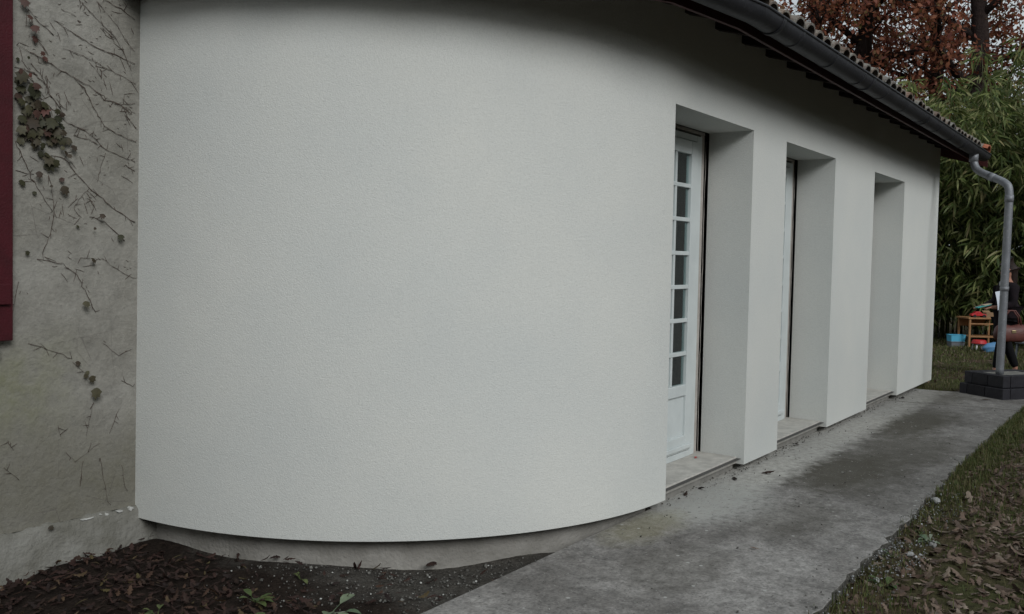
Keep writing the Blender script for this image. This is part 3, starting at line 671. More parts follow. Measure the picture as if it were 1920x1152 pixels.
# ------------------------------------------------------------------ vine on the old wall (x along the wall, height)
STEMS= [[(2.422,2.775),(2.451,2.748),(2.534,2.689),(2.619,2.628),(2.669,2.546),(2.708,2.472)],[(2.51,2.79),(2.557,2.751),(2.619,2.697),(2.669,2.627),(2.726,2.575)],[(2.557,2.807),(2.642,2.782),(2.724,2.743)],[(2.294,2.647),(2.361,2.618),(2.441,2.586),(2.499,2.559),(2.595,2.544),(2.727,2.511)],[(2.339,2.516),(2.407,2.507),(2.476,2.493),(2.572,2.46),(2.671,2.431),(2.734,2.407)],[(2.177,2.468),(2.251,2.445),(2.317,2.414),(2.396,2.384),(2.454,2.338),(2.489,2.265),(2.525,2.213),(2.562,2.161),(2.648,2.126),(2.735,2.101)],[(2.396,2.384),(2.501,2.345),(2.561,2.298),(2.647,2.288),(2.729,2.306)],[(2.573,2.3),(2.659,2.279),(2.733,2.254)],[(2.187,2.412),(2.241,2.357),(2.274,2.287),(2.329,2.219)],[(2.285,2.213),(2.363,2.152),(2.443,2.135),(2.514,2.087),(2.575,2.037),(2.649,2.021),(2.732,1.994)],[(2.397,2.095),(2.479,2.083),(2.526,2.066)],[(2.28,1.983),(2.352,1.974),(2.41,1.907),(2.48,1.839),(2.553,1.787),(2.627,1.727),(2.735,1.673)],[(2.109,2.034),(2.156,1.949),(2.188,1.865),(2.242,1.783),(2.292,1.709)],[(2.275,1.884),(2.292,1.786),(2.303,1.698),(2.281,1.598),(2.243,1.497)],[(2.11,1.891),(2.199,1.883)],[(2.569,2.024),(2.539,1.941),(2.522,1.871)],[(2.48,1.839),(2.422,1.772),(2.399,1.726),(2.428,1.688)],[(2.469,1.81),(2.505,1.743)],[(2.481,1.691),(2.566,1.666),(2.678,1.57)],[(2.109,2.387),(2.198,2.371),(2.252,2.327)],[(2.156,2.348),(2.252,2.262)],[(2.114,2.492),(2.177,2.468)],[(2.327,2.709),(2.406,2.688)],[(2.124,2.703),(2.176,2.653),(2.214,2.534),(2.268,2.469)],[(2.546,2.658),(2.619,2.617)],[(2.659,2.279),(2.698,2.214),(2.737,2.172)],[(2.166,2.671),(2.229,2.617),(2.294,2.572)],[(2.536,2.453),(2.542,2.403)],[(2.675,1.971),(2.732,1.947)],[(2.262,2.372),(2.268,2.308),(2.285,2.267)],[(2.323,2.284),(2.329,2.219)],[(2.219,1.468),(2.344,1.446),(2.416,1.391),(2.458,1.31),(2.517,1.195)],[(2.44,1.474),(2.558,1.472),(2.636,1.415),(2.726,1.373)],[(2.394,0.942),(2.469,0.871),(2.511,0.817)],[(2.512,0.718),(2.487,0.622),(2.471,0.542)],[(2.651,0.668),(2.599,0.539)],[(2.323,0.62),(2.339,0.561)],[(2.455,0.412),(2.439,0.283)],[(2.672,0.357),(2.691,0.233)],[(2.057,0.45),(2.131,0.374)],[(2.072,0.586),(2.094,0.544)],[(2.175,1.053),(2.298,1.005),(2.394,0.958)],[(2.561,1.028),(2.649,0.955),(2.721,0.984)],[(2.668,0.819),(2.732,0.778)],[(2.13,1.361),(2.101,1.21)],[(2.364,0.476),(2.413,0.419),(2.548,0.497)],[(2.548,0.413),(2.575,0.256),(2.594,0.167)]]
LEAVES= [(2.14,2.686,0.037),(2.161,2.623,0.033),(2.185,2.575,0.043),(2.198,2.53,0.033),(2.248,2.446,0.035),(2.221,2.463,0.03),(2.269,1.927,0.06),(2.342,1.812,0.05),(2.141,1.835,0.037),(2.21,1.878,0.037),(2.199,1.791,0.022),(2.329,2.186,0.028),(2.329,2.12,0.022),(2.33,1.866,0.025),(2.269,1.828,0.02),(2.125,2.358,0.037),(2.145,2.341,0.037),(2.135,2.286,0.063),(2.177,2.272,0.05),(2.125,2.242,0.055),(2.172,2.239,0.045),(2.209,2.212,0.045),(2.156,2.183,0.055),(2.198,2.168,0.052),(2.241,2.195,0.05),(2.258,2.176,0.045),(2.135,2.138,0.055),(2.177,2.122,0.06),(2.22,2.139,0.055),(2.263,2.134,0.055),(2.301,2.16,0.04),(2.125,2.084,0.058),(2.167,2.078,0.06),(2.209,2.083,0.058),(2.252,2.089,0.055),(2.296,2.094,0.05),(2.28,2.065,0.05),(2.321,2.053,0.045),(2.146,2.054,0.045),(2.199,2.023,0.045),(2.225,2.02,0.035),(2.324,2.021,0.03),(2.347,2.001,0.028),(2.247,1.979,0.037),(2.253,1.953,0.05),(2.291,1.94,0.045),(2.529,1.693,0.028),(2.64,1.587,0.03),(2.493,1.628,0.018),(2.417,1.636,0.018),(2.162,1.496,0.022),(2.119,2.42,0.022),(2.156,2.432,0.018),(2.45,1.238,0.046),(2.486,0.845,0.042),(2.503,0.769,0.063),(2.46,0.863,0.032),(2.419,0.932,0.025),(2.469,0.879,0.025),(2.49,1.463,0.039),(2.269,0.109,0.025)]
vine = thing('climbing_vine', 'nearly bare climbing vine with dry leaves clinging to the old grey wall', 'vine', (2.3, OY, 0))
VL = Vector((2.3, OY, 0))
for st in STEMS:
    pts = []
    for (a, b_) in zip(st[:-1], st[1:]):
        for k in range(4):
            t = k/4; pts.append((a[0]+(b_[0]-a[0])*t+random.uniform(-.004, .004), a[1]+(b_[1]-a[1])*t+random.uniform(-.004, .004)))
    pts.append(st[-1]); n = len(pts)
    r0 = random.uniform(.0010, .0020)*(1 if st[0][1] > 1.2 else .7)
    mb = MB().tube([Vector((x, oyz(z)-.003-random.uniform(0, .004), z))-VL for x, z in pts], [r0*random.uniform(.45, 1.2) for _ in pts], 5)
    for k in range(len(pts)):                             # short side twigs and sucker pads
        if random.random() < .30:
            x, z = pts[k]; a = random.uniform(0, 6.28); L = random.uniform(.012, .05)
            mb.tube([Vector((x, oyz(z)-.004, z))-VL, Vector((x+L*math.cos(a), oyz(z)-.006, z+L*math.sin(a)))-VL], [.0014, .0007], 4)
    mb.build('stem', 'vine_bark', vine)
IV = [(0, -.5), (.22, -.42), (.5, -.18), (.34, .02), (.36, .3), (.14, .26), (0, .55), (-.14, .26), (-.36, .3), (-.34, .02), (-.5, -.18), (-.22, -.42)]
ivm = {}
for nm in ('ivy_leaf', 'ivy_red'):
    mb = MB(); mb.add([(x, y, -.25*(x*x+y*y)) for x, y in IV]+[(0, 0, .02)], [(i, (i+1) % 12, 12) for i in range(12)], True); ivm[nm] = mb.mesh('leaf', nm)
LX = []
for (x, z, s_) in LEAVES[15:44]:                          # the dense tuft beside the shutter
    for _ in range(2): LX.append((x+random.uniform(-.045, .045), z+random.uniform(-.05, .05), s_*random.uniform(.6, 1)))
LX = [q for q in LX if q[0] > 2.115]
# fine runners and sucker marks all over the wall, too small to pick apart
mb = MB()
for _ in range(330):
    st = random.choice(STEMS); a, b_ = random.choice(list(zip(st[:-1], st[1:]))); t = random.random()
    x, z = a[0]+(b_[0]-a[0])*t+random.gauss(0, .035), a[1]+(b_[1]-a[1])*t+random.gauss(0, .04)
    if not 2.13 < x < 2.71 or z < 1.0: continue
    an = math.atan2(b_[1]-a[1], b_[0]-a[0])+random.gauss(0, .5); L = random.uniform(.008, .05)*random.choice((.5, 1, 1.5))
    mb.tube([Vector((x, oyz(z)-.002, z))-VL, Vector((x+L*.5*math.cos(an), oyz(z)-.003, z+L*.5*math.sin(an)+random.uniform(-.004, .004)))-VL, Vector((x+L*math.cos(an), oyz(z)-.002, z+L*math.sin(an)))-VL], [.0008, .0014, .0006], 4, False)
mb.build('tendrils', 'vine_bark', vine)['kind'] = 'stuff'
for i, (x, z, s_) in enumerate(LEAVES+LX):
    red = i < 6 or random.random() < .12
    o = link('leaf', ivm['ivy_red' if red else 'ivy_leaf'], vine, Vector((x, oyz(z)-.012-random.uniform(0, .035), z))-VL)
    d = Vector((random.uniform(-.7, .5), -1, random.uniform(-.2, .75))); o.rotation_euler = (d.to_track_quat('Z', 'Y').to_matrix() @ Matrix.Rotation(random.uniform(-.6, .6)+math.pi, 3, 'Z')).to_euler()
    k_ = s_*random.uniform(.85, 1.3); o.scale = (k_, k_*random.uniform(.8, 1.15), k_)

# ------------------------------------------------------------------ ground cover
def ptsin(x0, x1, y0, y1, n, f=None, zf=gz, dz=.01):
    P = np.column_stack([rng.uniform(x0, x1, n), rng.uniform(y0, y1, n), np.zeros(n)])
    if f is not None: P = P[np.array([f(x, y) for x, y, _ in P])]
    P[:, 2] = np.array([zf(x, y) for x, y, _ in P])+dz*rng.uniform(.2, 1.6, len(P)); return P
pn = lambda x, y: math.sin(x*1.9+1.3*math.sin(y*2.3))*math.cos(y*2.9+x*.7)
thin = lambda x, y: y < .8 or random.random() < 1.35-1.1*(y-.55)/.65
A = ptsin(1, 11, -2.5, 1.17, 8500, thin); B_ = ptsin(12.1, 21, -2, 7.5, 3600, lambda x, y: not (x < 12.7 and y > 2.2)); C_ = ptsin(2.5, 9, .2, 1.2, 2600, thin)
P = np.vstack([A, B_, C_]); sc = np.clip(rng.lognormal(-2.8, .38, len(P)), .025, .13)
stuff(scatter('fallen_leaves', OAK_V, OAK_F, P, sc, .38, 'litter', None, .5), 'brown oak leaves littering the lawn beside the path', 'leaves')
# grass blades: thin bent triangles pairs
def grass(name, P, hmin, hmax, label):
    n = len(P); h = rng.uniform(hmin, hmax, n); a = rng.uniform(0, 2*np.pi, n); ln = rng.normal(0, .5, n)
    wd = rng.uniform(.0015, .0035, n)*(1+np.clip(P[:, 0]-8, 0, 10)*.12)
    ca, sa = np.cos(a), np.sin(a); dx, dy = np.cos(a+1.57)*ln*h, np.sin(a+1.57)*ln*h
    V = np.zeros((n, 5, 3))
    V[:, 0] = P+np.column_stack([ca*wd, sa*wd, 0*wd]); V[:, 1] = P-np.column_stack([ca*wd, sa*wd, 0*wd])
    mid = P+np.column_stack([dx*.35, dy*.35, h*.6]); V[:, 2] = mid+np.column_stack([ca*wd*.7, sa*wd*.7, 0*wd]); V[:, 3] = mid-np.column_stack([ca*wd*.7, sa*wd*.7, 0*wd])
    V[:, 4] = P+np.column_stack([dx, dy, h*np.clip(1-abs(ln)*.5, .35, 1)])
    T = np.array([(0, 1, 3), (0, 3, 2), (2, 3, 4)]); Fc = (T[None]+(np.arange(n)*5)[:, None, None]).reshape(-1, 3)
    return stuff(npmesh(name, V.reshape(-1, 3), Fc, 'grass'), label, 'grass')
gA = ptsin(3.6, 11.1, .98, 1.215, 14000, lambda x, y: random.random() < (.10+.12*(pn(x*2, y) > 0)+.75*min(max((x-5.4)/2, 0), 1))*(y-.9)/.3, dz=0)
gB = ptsin(2, 11.1, -2.5, 1.19, 42000, lambda x, y: pn(x, y) > .12-.9*max(y-.7, 0) or random.random() < .12, dz=0)
gC = ptsin(12.0, 21, -1, 7.5, 42000, lambda x, y: pn(x, y) > -.35 or random.random() < .3, dz=0)
P = np.vstack([gA, gB, gC]); grass('lawn_grass', P, .02, .075, 'thin green grass growing up through the fallen leaves')
# bed by the rounded wall: dark leaves to the left, gravelly dirt with pale chips to the right
inbed = lambda x, y: math.hypot(x-CX, y-CY) > RR-.08 and (x < 2.74 or y < 4.5)
P = ptsin(.2, 3.6, 2.52, 4.5, 6000, lambda x, y: inbed(x, y) and random.random() < (1 if x < 2.75 else .12), bz, .03)
stuff(scatter('bed_leaves', OAK_V, OAK_F, P, np.clip(rng.normal(.048, .016, len(P)), .02, .09), .30, 'litter_dark', None, .6), 'dark rotting leaves covering the bed by the old wall', 'leaves')
P = ptsin(2.4, 4.95, 2.46, 3.8, 5200, lambda x, y: inbed(x, y) and random.random() < min(max((x-2.5)/.8, .05), 1)*.8, bz, .006)
stuff(scatter('bed_gravel', PEB_V, PEB_F, P, np.clip(rng.lognormal(-4.6, .45, len(P)), .004, .03), .6, 'gravel'), 'grey grit and pale chips under the rounded wall', 'gravel')
# pale crumbled mortar along the broken lawn edge of the path
P = ptsin(3.4, 6.9, .96, 1.225, 6500, lambda x, y: random.random() < (.06+.94*math.exp(-((x-5.1)/1.0)**2)*(1 if pn(x*4, y*4+1) > .1 else .08))*(.35+.65*math.exp(-((y-1.19)/.06)**2)), gz, .035)
stuff(scatter('edge_chips', PEB_V, PEB_F, P, np.clip(rng.lognormal(-4.8, .45, len(P)), .004, .022), .6, 'edge_chip'), 'pale chips of crumbled mortar along the path edge', 'chips')
# bits lying on the slab
P = ptsin(2.6, 11, 1.22, 2.42, 420, None, lambda x, y: .002, .003)
stuff(scatter('path_grit', PEB_V, PEB_F, P, np.clip(rng.lognormal(-5.0, .5, len(P)), .003, .018), .4, 'gravel'), 'scattered grit and tiny chips on the concrete path', 'grit')
P = ptsin(5.0, 11.8, 2.42, 2.54, 700, None, lambda x, y: .003, .004)
stuff(scatter('wall_foot_debris', PEB_V, PEB_F, P, np.clip(rng.lognormal(-4.8, .5, len(P)), .004, .02), .4, 'gravel'), 'crumbs of render at the foot of the wall', 'debris')
# single leaves that can be picked out
lm_d = MB(); lm_d.add([tuple(q) for q in OAK_V*np.array([1, 1, 1.6])], [tuple(f) for f in OAK_F]); lm_d = lm_d.mesh('fallen_leaf', 'litter_dark')
lm_l = MB(); lm_l.add([tuple(q) for q in OAK_V], [tuple(f) for f in OAK_F]); lm_l = lm_l.mesh('fallen_leaf', 'litter')
for (x, y, z, s_, mm, lab) in ((5.95, 2.38, .012, .09, lm_d, 'dark leaf on the path in front of the first door sill, nearest the sill end'),
        (6.28, 2.27, .012, .10, lm_d, 'dark leaf on the path below the first narrow pier'),
        (5.55, 2.45, .012, .085, lm_d, 'dark leaf against the base of the first door sill'),
        (5.35, 2.47, .012, .07, lm_d, 'small dark leaf by the near end of the first door sill'),
        (7.45, 2.45, .012, .09, lm_d, 'dark leaf on the path at the second door sill'),
        (10.95, 2.40, .012, .11, lm_d, 'dark leaf on the path under the last pier'),
        (4.55, 1.7, .010, .05, lm_l, 'small pale brown leaf alone on the near slab'),
        (11.45, 1.62, .012, .12, lm_l, 'brown leaf at the foot of the black planter'),
        (3.52, 3.06, -.095, .13, lm_d, 'black curled leaf lying against the plinth of the rounded wall')):
    o = tag(link('fallen_leaf', mm, None, (x, y, z), (random.uniform(-.2, .2), random.uniform(-.3, .3), random.uniform(0, 6))), lab, 'leaf', 'single fallen leaves'); o.scale = (s_, s_, s_)
simple('red_paint', (.55, .05, .05), None, 8, .6)
mb = MB(); mb.add([(-.03, 0, 0), (0, -.012, .004), (.035, .002, 0), (.005, .012, .003)], [(0, 1, 2, 3)])
tag(link('red_scrap', mb.mesh('red_scrap', 'red_paint'), None, (6.0, 2.70, .104), (0, 0, .3)), 'tiny scrap of red plastic on the first door sill', 'scrap')
# pale lumps at the edge
def stone(loc, s_, lab):
    bm = bmesh.new(); bmesh.ops.create_icosphere(bm, subdivisions=2, radius=1)
    for v in bm.verts: v.co *= random.uniform(.8, 1.15)
    me = bpy.data.meshes.new('stone'); bm.to_mesh(me); bm.free(); me.materials.append(MAT['pebble'])
    o = tag(link('stone', me, None, loc, (0, 0, random.uniform(0, 6))), lab, 'stone', 'pale stones along the path edge'); o.scale = (s_, s_*.75, s_*.6)
stone((6.32, 1.16, -.012), .035, 'pale upright stone at the grassy edge of the path, farthest along')
stone((5.15, 1.06, -.045), .022, 'pale rounded stone in the weeds just off the path edge')
stone((5.42, 1.0, -.045), .03, 'small flat whitish stone lying in the leaves off the path edge')
stone((4.62, 1.1, -.05), .022, 'small pale stone tucked under the broken slab edge')

# weeds: rosettes of broad leaves, each plant its own thing
def weed(name, loc, n, size, mat, lab, up=.5):
    t = thing(name, lab, 'weed', loc, 0, 'weeds in the bed and along the path')
    for k in range(n):
        a = random.uniform(0, 6.28); L = size*random.uniform(.6, 1.2); e = random.uniform(.15, 1.0)*up; wv = L*random.uniform(.18, .30)
        d = Vector((math.cos(a), math.sin(a), 0)); sd_ = Vector((-d.y, d.x, 0)); vs = []; st = []
        sl = random.uniform(.3, .8)*size
        for i, (tt, ww) in enumerate(((0, .06), (.25, .8), (.5, 1), (.75, .75), (1, .05))):
            c = d*(sl*math.cos(e)+L*tt*math.cos(e*.6))+Vector((0, 0, sl*math.sin(e)+L*(math.sin(e)*tt-.55*tt*tt*up)))
            vs += [c+sd_*wv*ww+Vector((0, 0, wv*.3*ww)), c, c-sd_*wv*ww+Vector((0, 0, wv*.3*ww))]
        mb = MB(); mb.add(vs, [q for i in range(4) for q in ((3*i, 3*i+1, 3*i+4, 3*i+3), (3*i+1, 3*i+2, 3*i+5, 3*i+4))], True)
        mb.tube([(0, 0, 0), tuple(d*sl*math.cos(e)+Vector((0, 0, sl*math.sin(e))))], [.002, .0015], 4)
        mb.build('leaf', mat, t)
weed('weed', (2.62, 3.35, -.10), 9, .07, 'weed_leaf', 'green broad-leaved weed in the dark bed below the rounded wall', .7)
weed('weed', (2.42, 3.10, -.10), 8, .075, 'weed_leaf', 'green weed near the bottom of the dark bed, left of the path', .7)
weed('weed', (2.75, 2.98, -.10), 5, .09, 'weed_pale', 'pale green weed with long flat leaf in the bed beside the path', .5)
weed('weed', (2.95, 3.42, -.10), 4, .05, 'weed_leaf', 'small weed close to the plinth of the rounded wall', .8)
weed('weed', (2.25, 3.55, -.10), 4, .06, 'weed_leaf', 'small yellow-green weed under the old wall', .8)
weed('weed', (4.60, 1.05, -.07), 14, .06, 'weed_leaf', 'low dark green clover-like weed under the near path edge', .8)
weed('weed', (5.45, 1.02, -.06), 16, .055, 'weed_pale', 'pale grey-green weed in the leaves off the path edge', .9)
weed('weed', (5.62, 1.10, -.06), 12, .05, 'weed_leaf', 'green weed between pale stones at the path edge', .9)
weed('weed', (4.08, 1.06, -.08), 8, .06, 'weed_leaf', 'weed with jagged leaves at the bottom corner of the path edge', .7)
weed('weed', (5.05, 1.13, -.05), 8, .04, 'weed_leaf', 'tiny weed sprouting from the crumbled slab edge', .9)

# ------------------------------------------------------------------ black block planter round the downpipe foot
PC = Vector((11.66, 1.48, 0)); u = Vector((.574, .819, 0)); vv = Vector((.819, -.574, 0))
planter = thing('planter', 'low planter of black blocks round the foot of the downpipe', 'planter', PC)
def blk(p0, d, L, n_, w_, z0, z1):
    vs = [p0+d*t+n_*q+Vector((0, 0, z)) for z in (z0, z1) for q in (0, w_) for t in (0, L)]
    f = [(0, 2, 3, 1), (4, 5, 7, 6), (0, 1, 5, 4), (2, 6, 7, 3), (0, 4, 6, 2), (1, 3, 7, 5)]
    if (d.cross(n_)).z < 0: f = [tuple(reversed(q)) for q in f]
    mb = MB().add(vs, f); mb.build('block', 'planter_block', planter, .006)
LU, LV, W_ = .56, .80, .11
for course in range(2):
    z0, z1 = (-.04, .125) if course == 0 else (.133, .27); e = .035 if course == 0 else 0
    o = -u*e-vv*e; lu, lv = LU+2*e, LV+2*e
    for (p0, d, L, n_) in ((o, u, lu, vv), (o+u*lu, vv, lv, -u), (o+u*lu+vv*lv, -u, lu, -vv), (o+vv*lv, -vv, lv, u)):
        L_ = L-W_; nb = 2 if L < .7 else 3; bl = (L_-.008*nb)/nb
        for i in range(nb): blk(p0+d*(i*(bl+.008)), d, bl, n_, W_, z0, z1)
mb = MB(); q = [u*.05+vv*.05, u*(LU-.05)+vv*.05, u*(LU-.05)+vv*(LV-.05), u*.05+vv*(LV-.05)]
mb.add([a+Vector((0, 0, z)) for z in (-.04, .262) for a in q], [(0, 1, 5, 4), (1, 2, 6, 5), (2, 3, 7, 6), (3, 0, 4, 7), (4, 5, 6, 7)]); mb.build('fill', 'concrete_cap', planter)
# ------------------------------------------------------------------ things on the far lawn
simple('desk_wood', (.36, .19, .085), (.26, .13, .06), 9, .6, .002, 60, .3)
simple('plastic_blue', (.10, .42, .62), (.09, .38, .56), 5, .45); simple('plastic_red', (.52, .03, .035), None, 5, .45); simple('plastic_white', (.65, .65, .65), None, 5, .45)
simple('plastic_blue2', (.11, .27, .48), None, 5, .5); simple('plastic_grey', (.16, .17, .19), None, 5, .6); simple('cardboard', (.30, .19, .11), None, 8, .85)
simple('paper', (.62, .66, .74), (.55, .6, .68), 4, .8); simple('teal', (.05, .33, .31), (.05, .25, .25), 6, .6); simple('cream', (.5, .42, .30), None, 6, .7)
simple('leather', (.13, .040, .032), (.075, .024, .02), 10, .5, .003, 60, .4); simple('brass', (.45, .36, .2), None, 8, .35, metal=.8)
simple('coat', (.020, .014, .017), (.012, .010, .012), 12, .9, .003, 90, .1); simple('trousers', (.012, .012, .014), None, 12, .9, .002, 80, .1)
simple('hair', (.026, .014, .011), (.014, .008, .007), 30, .6, .004, 60, .3); simple('skin', (.42, .21, .15), (.36, .18, .13), 6, .6); simple('shoe', (.14, .055, .03), None, 9, .5); simple('scarf', (.45, .45, .46), (.3, .3, .33), 20, .9)
simple('pink_plastic', (.45, .34, .34), None, 4, .5)
LFT = Vector((-.588, .808, 0))                            # towards the left of the picture, along the lawn
RZ = math.atan2(LFT.y, LFT.x)
gzz = lambda x, y: gz(x, y)
def local_thing(name, lab, cat, x, y, rz=RZ, group=None): return thing(name, lab, cat, (x, y, gz(x, y)), rz, group)
# small wooden desk: local x runs left in the picture, local y away... (left post at x = 0)
t = local_thing('wooden_desk', 'small wooden desk frame with shelf standing on the lawn before the bamboo', 'desk', 19.2, 3.07); BV = .004
for (a, c) in ((-.03, 0), (-.03, -.42), (-.62, 0), (-.62, -.42)): MB().box(a, a+.035, c, c+.035, 0, .555).build('leg', 'desk_wood', t, BV)
MB().box(-.64, .03, -.44, .05, .555, .585).build('top', 'desk_wood', t, BV); MB().box(-.584, -.031, .006, .026, .45, .475).build('rail', 'desk_wood', t, BV)
MB().box(-.584, -.031, -.384, .03, .20, .225).build('shelf', 'desk_wood', t, BV); MB().box(-.584, -.031, -.41, -.39, .40, .55).build('back_rail', 'desk_wood', t, BV)
desk_z = gz(19.2, 3.07)+.585; dpt = lambda a, c: Vector((19.2, 3.07, 0))+LFT*a+Vector((-LFT.y, LFT.x, 0))*c
# red toy car on the desk
p = dpt(-.20, -.05); t = thing('toy_car', 'bright red plastic toy lying on top of the wooden desk', 'toy', (p.x, p.y, desk_z), RZ)
mb = MB(); prof = [(-.14, .03), (-.14, .06), (-.06, .075), (-.02, .115), (.06, .115), (.09, .08), (.15, .06), (.15, .03)]; n = len(prof)
mb.add([(x, y, z) for y in (-.05, .05) for x, z in prof], [tuple(range(n-1, -1, -1)), tuple(range(n, 2*n))]+[(i, (i+1) % n, n+(i+1) % n, n+i) for i in range(n)]); mb.build('body', 'plastic_red', t, .008)
for (a, c) in ((-.09, -.052), (-.09, .052), (.09, -.052), (.09, .052)): MB().tube([(a, c-.008, .028), (a, c+.008, .028)], .028, 12).build('wheel', 'gasket', t)
# brown box on the desk
p = dpt(-.42, -.08); t = thing('cardboard_box', 'small brown cardboard box with open flap on the wooden desk', 'box', (p.x, p.y, desk_z), RZ)
mb = MB(); mb.box(-.08, .08, -.07, .07, 0, .012); mb.box(-.08, -.072, -.07, .07, .012, .1); mb.box(.072, .08, -.07, .07, .012, .1); mb.box(-.072, .072, -.07, -.062, .012, .1); mb.box(-.072, .072, .062, .07, .012, .1); mb.build('carton', 'cardboard', t)
mb = MB(); mb.add([(-.07, -.07, .1), (.07, -.07, .1), (.07, -.13, .13), (-.07, -.13, .13)], [(0, 1, 2, 3)]); mb.build('flap', 'cardboard', t)
# light blue crate standing on a grey one
t = local_thing('storage_crate', 'light blue plastic crate on a grey tray left of the wooden desk', 'crate', 19.3, 3.30)
def crate(t, z0, z1, mat, name, hw=.14, hd=.10):
    mb = MB()
    vo = [(-hw*.92, -hd*.92, z0), (hw*.92, -hd*.92, z0), (hw*.92, hd*.92, z0), (-hw*.92, hd*.92, z0), (-hw, -hd, z1), (hw, -hd, z1), (hw, hd, z1), (-hw, hd, z1)]
    vi = [(x*.93, y*.93, z+(.012 if k < 4 else 0)) for k, (x, y, z) in enumerate(vo)]
    mb.add(vo+vi, [(3, 2, 1, 0)]+[(i, (i+1) % 4, 4+(i+1) % 4, 4+i) for i in range(4)]+[(8, 9, 10, 11)]+[(8+(i+1) % 4, 8+i, 12+i, 12+(i+1) % 4) for i in range(4)]+[(4+i, 4+(i+1) % 4, 12+(i+1) % 4, 12+i) for i in range(4)])
    o = mb.build(name, mat, t)
    rm = MB(); rm.tube([(-hw, -hd, z1), (hw, -hd, z1), (hw, hd, z1), (-hw, hd, z1), (-hw, -hd, z1)], .009, 6); rm.build('rim', mat, o)
crate(t, .10, .235, 'plastic_blue', 'bin'); crate(t, -.0, .105, 'plastic_grey', 'tray', .13, .095)
# red child's stool with white legs
t = local_thing('stool', 'little red plastic stool with white legs in front of the wooden desk', 'stool', 18.56, 2.78)
bm = bmesh.new(); bmesh.ops.create_cone(bm, cap_ends=True, segments=20, radius1=.14, radius2=.11, depth=.07); bmesh.ops.translate(bm, verts=bm.verts, vec=(0, 0, .165))
me = bpy.data.meshes.new('seat'); bm.to_mesh(me); bm.free(); me.materials.append(MAT['plastic_red']); so = link('seat', me, t); bv = so.modifiers.new('b', 'BEVEL'); bv.width = .012; bv.segments = 2
for (a, c) in ((-.08, -.07), (.08, -.07), (-.08, .07), (.08, .07)): MB().tube([(a*.85, c*.85, .13), (a*1.1, c*1.1, 0)], [.016, .013], 8).build('leg', 'plastic_white', t)
MB().box(-.08, .08, .06, .072, .105, .13).build('apron', 'plastic_white', t)
# slumped blue sack / folded tub
bm = bmesh.new(); bmesh.ops.create_icosphere(bm, subdivisions=3, radius=1)
for v in bm.verts:
    c = v.co.copy(); k = 1+.14*math.sin(c.x*5+c.y*3)*math.cos(c.z*6); v.co = Vector((c.x*.17*k+c.z*.05, c.y*.10*k, max(c.z, -.75)*.085*k+(-.35*c.x*.17)))
me = bpy.data.meshes.new('blue_bag'); bm.to_mesh(me); bm.free(); me.materials.append(MAT['plastic_blue2'])
for f in me.polygons: f.use_smooth = True
p = Vector((18.5, 2.55, 0)); tag(link('blue_bag', me, None, (p.x, p.y, gz(p.x, p.y)+.085), (0, 0, RZ)), 'slumped blue bag on the grass beside the red stool', 'bag')
# pale chair cut by the right edge of the picture
t = local_thing('garden_chair', 'pale plastic garden chair at the right edge behind the person', 'chair', 15.6, 1.55, RZ+.4)
for (a, c) in ((-.19, -.18), (.19, -.18), (-.19, .18), (.19, .18)): MB().tube([(a, c, .40), (a*1.12, c*1.12, 0)], [.018, .015], 8).build('leg', 'plastic_grey', t)
MB().box(-.22, .22, -.21, .21, .40, .43).build('seat', 'plastic_grey', t, .01)
mb = MB(); mb.box(-.21, -.17, -.2, .2, .52, .78); mb.build('backrest', 'pink_plastic', t, .015)
for c in (-.17, .17): MB().tube([(-.19, c, .43), (-.195, c, .54)], .014, 8).build('post', 'plastic_grey', t)

# ------------------------------------------------------------------ the person
def skin(name, nodes, edges, mat, parent, root=0, sub=2):
    me = bpy.data.meshes.new(name); me.from_pydata([q[:3] for q in nodes], edges, [])
    o = link(name+'_tmp', me); o.modifiers.new('s', 'SKIN'); md = o.modifiers.new('u', 'SUBSURF'); md.levels = sub; md.render_levels = sub
    for i, q in enumerate(nodes):
        r_ = q[3]; me.skin_vertices[0].data[i].radius = (r_, q[4] if len(q) > 4 else r_); me.skin_vertices[0].data[i].use_root = (i == root)
    dg = bpy.context.evaluated_depsgraph_get(); dg.update()
    nm = bpy.data.meshes.new_from_object(o.evaluated_get(dg)); nm.name = name; nm.materials.clear(); nm.materials.append(MAT[mat])
    for f in nm.polygons: f.use_smooth = True
    bpy.data.objects.remove(o); return link(name, nm, parent)
PX, PY = 14.5, 1.84
per = thing('person', 'person in dark coat and trousers, bag on arm, holding papers behind the downpipe', 'person', (PX, PY, gz(PX, PY)), RZ)
# facing +x: stride, trunk slightly bent forward, forearms out in front
N = [(0, 0, .84, .12), (.0, 0, .98, .105), (.01, 0, 1.16, .12, .14), (.0, 0, 1.29, .085, .1), (-.005, 0, 1.355, .05), (.01, 0, 1.41, .052, .056), (.02, 0, 1.475, .082, .075), (.0, 0, 1.535, .088, .078), (-.005, 0, 1.585, .055, .05),
     (.01, .085, .78, .085), (.11, .085, .45, .058), (.165, .085, .085, .036), (.26, .085, .03, .026),
     (-.0, -.085, .78, .085), (-.07, -.085, .45, .058), (-.22, -.085, .09, .036), (-.12, -.085, .03, .026),
     (.0, .16, 1.285, .05), (.02, .205, 1.03, .042), (.23, .15, .985, .030), (.285, .13, .985, .026),
     (.0, -.16, 1.285, .05), (.06, -.205, 1.05, .042), (.27, -.12, .99, .030), (.325, -.10, .985, .026),
     (.112, 0, 1.465, .014)]
E = [(0, 1), (1, 2), (2, 3), (3, 4), (4, 5), (5, 6), (6, 7), (7, 8), (0, 9), (9, 10), (10, 11), (11, 12), (0, 13), (13, 14), (14, 15), (15, 16), (3, 17), (17, 18), (18, 19), (19, 20), (3, 21), (21, 22), (22, 23), (23, 24), (6, 25)]
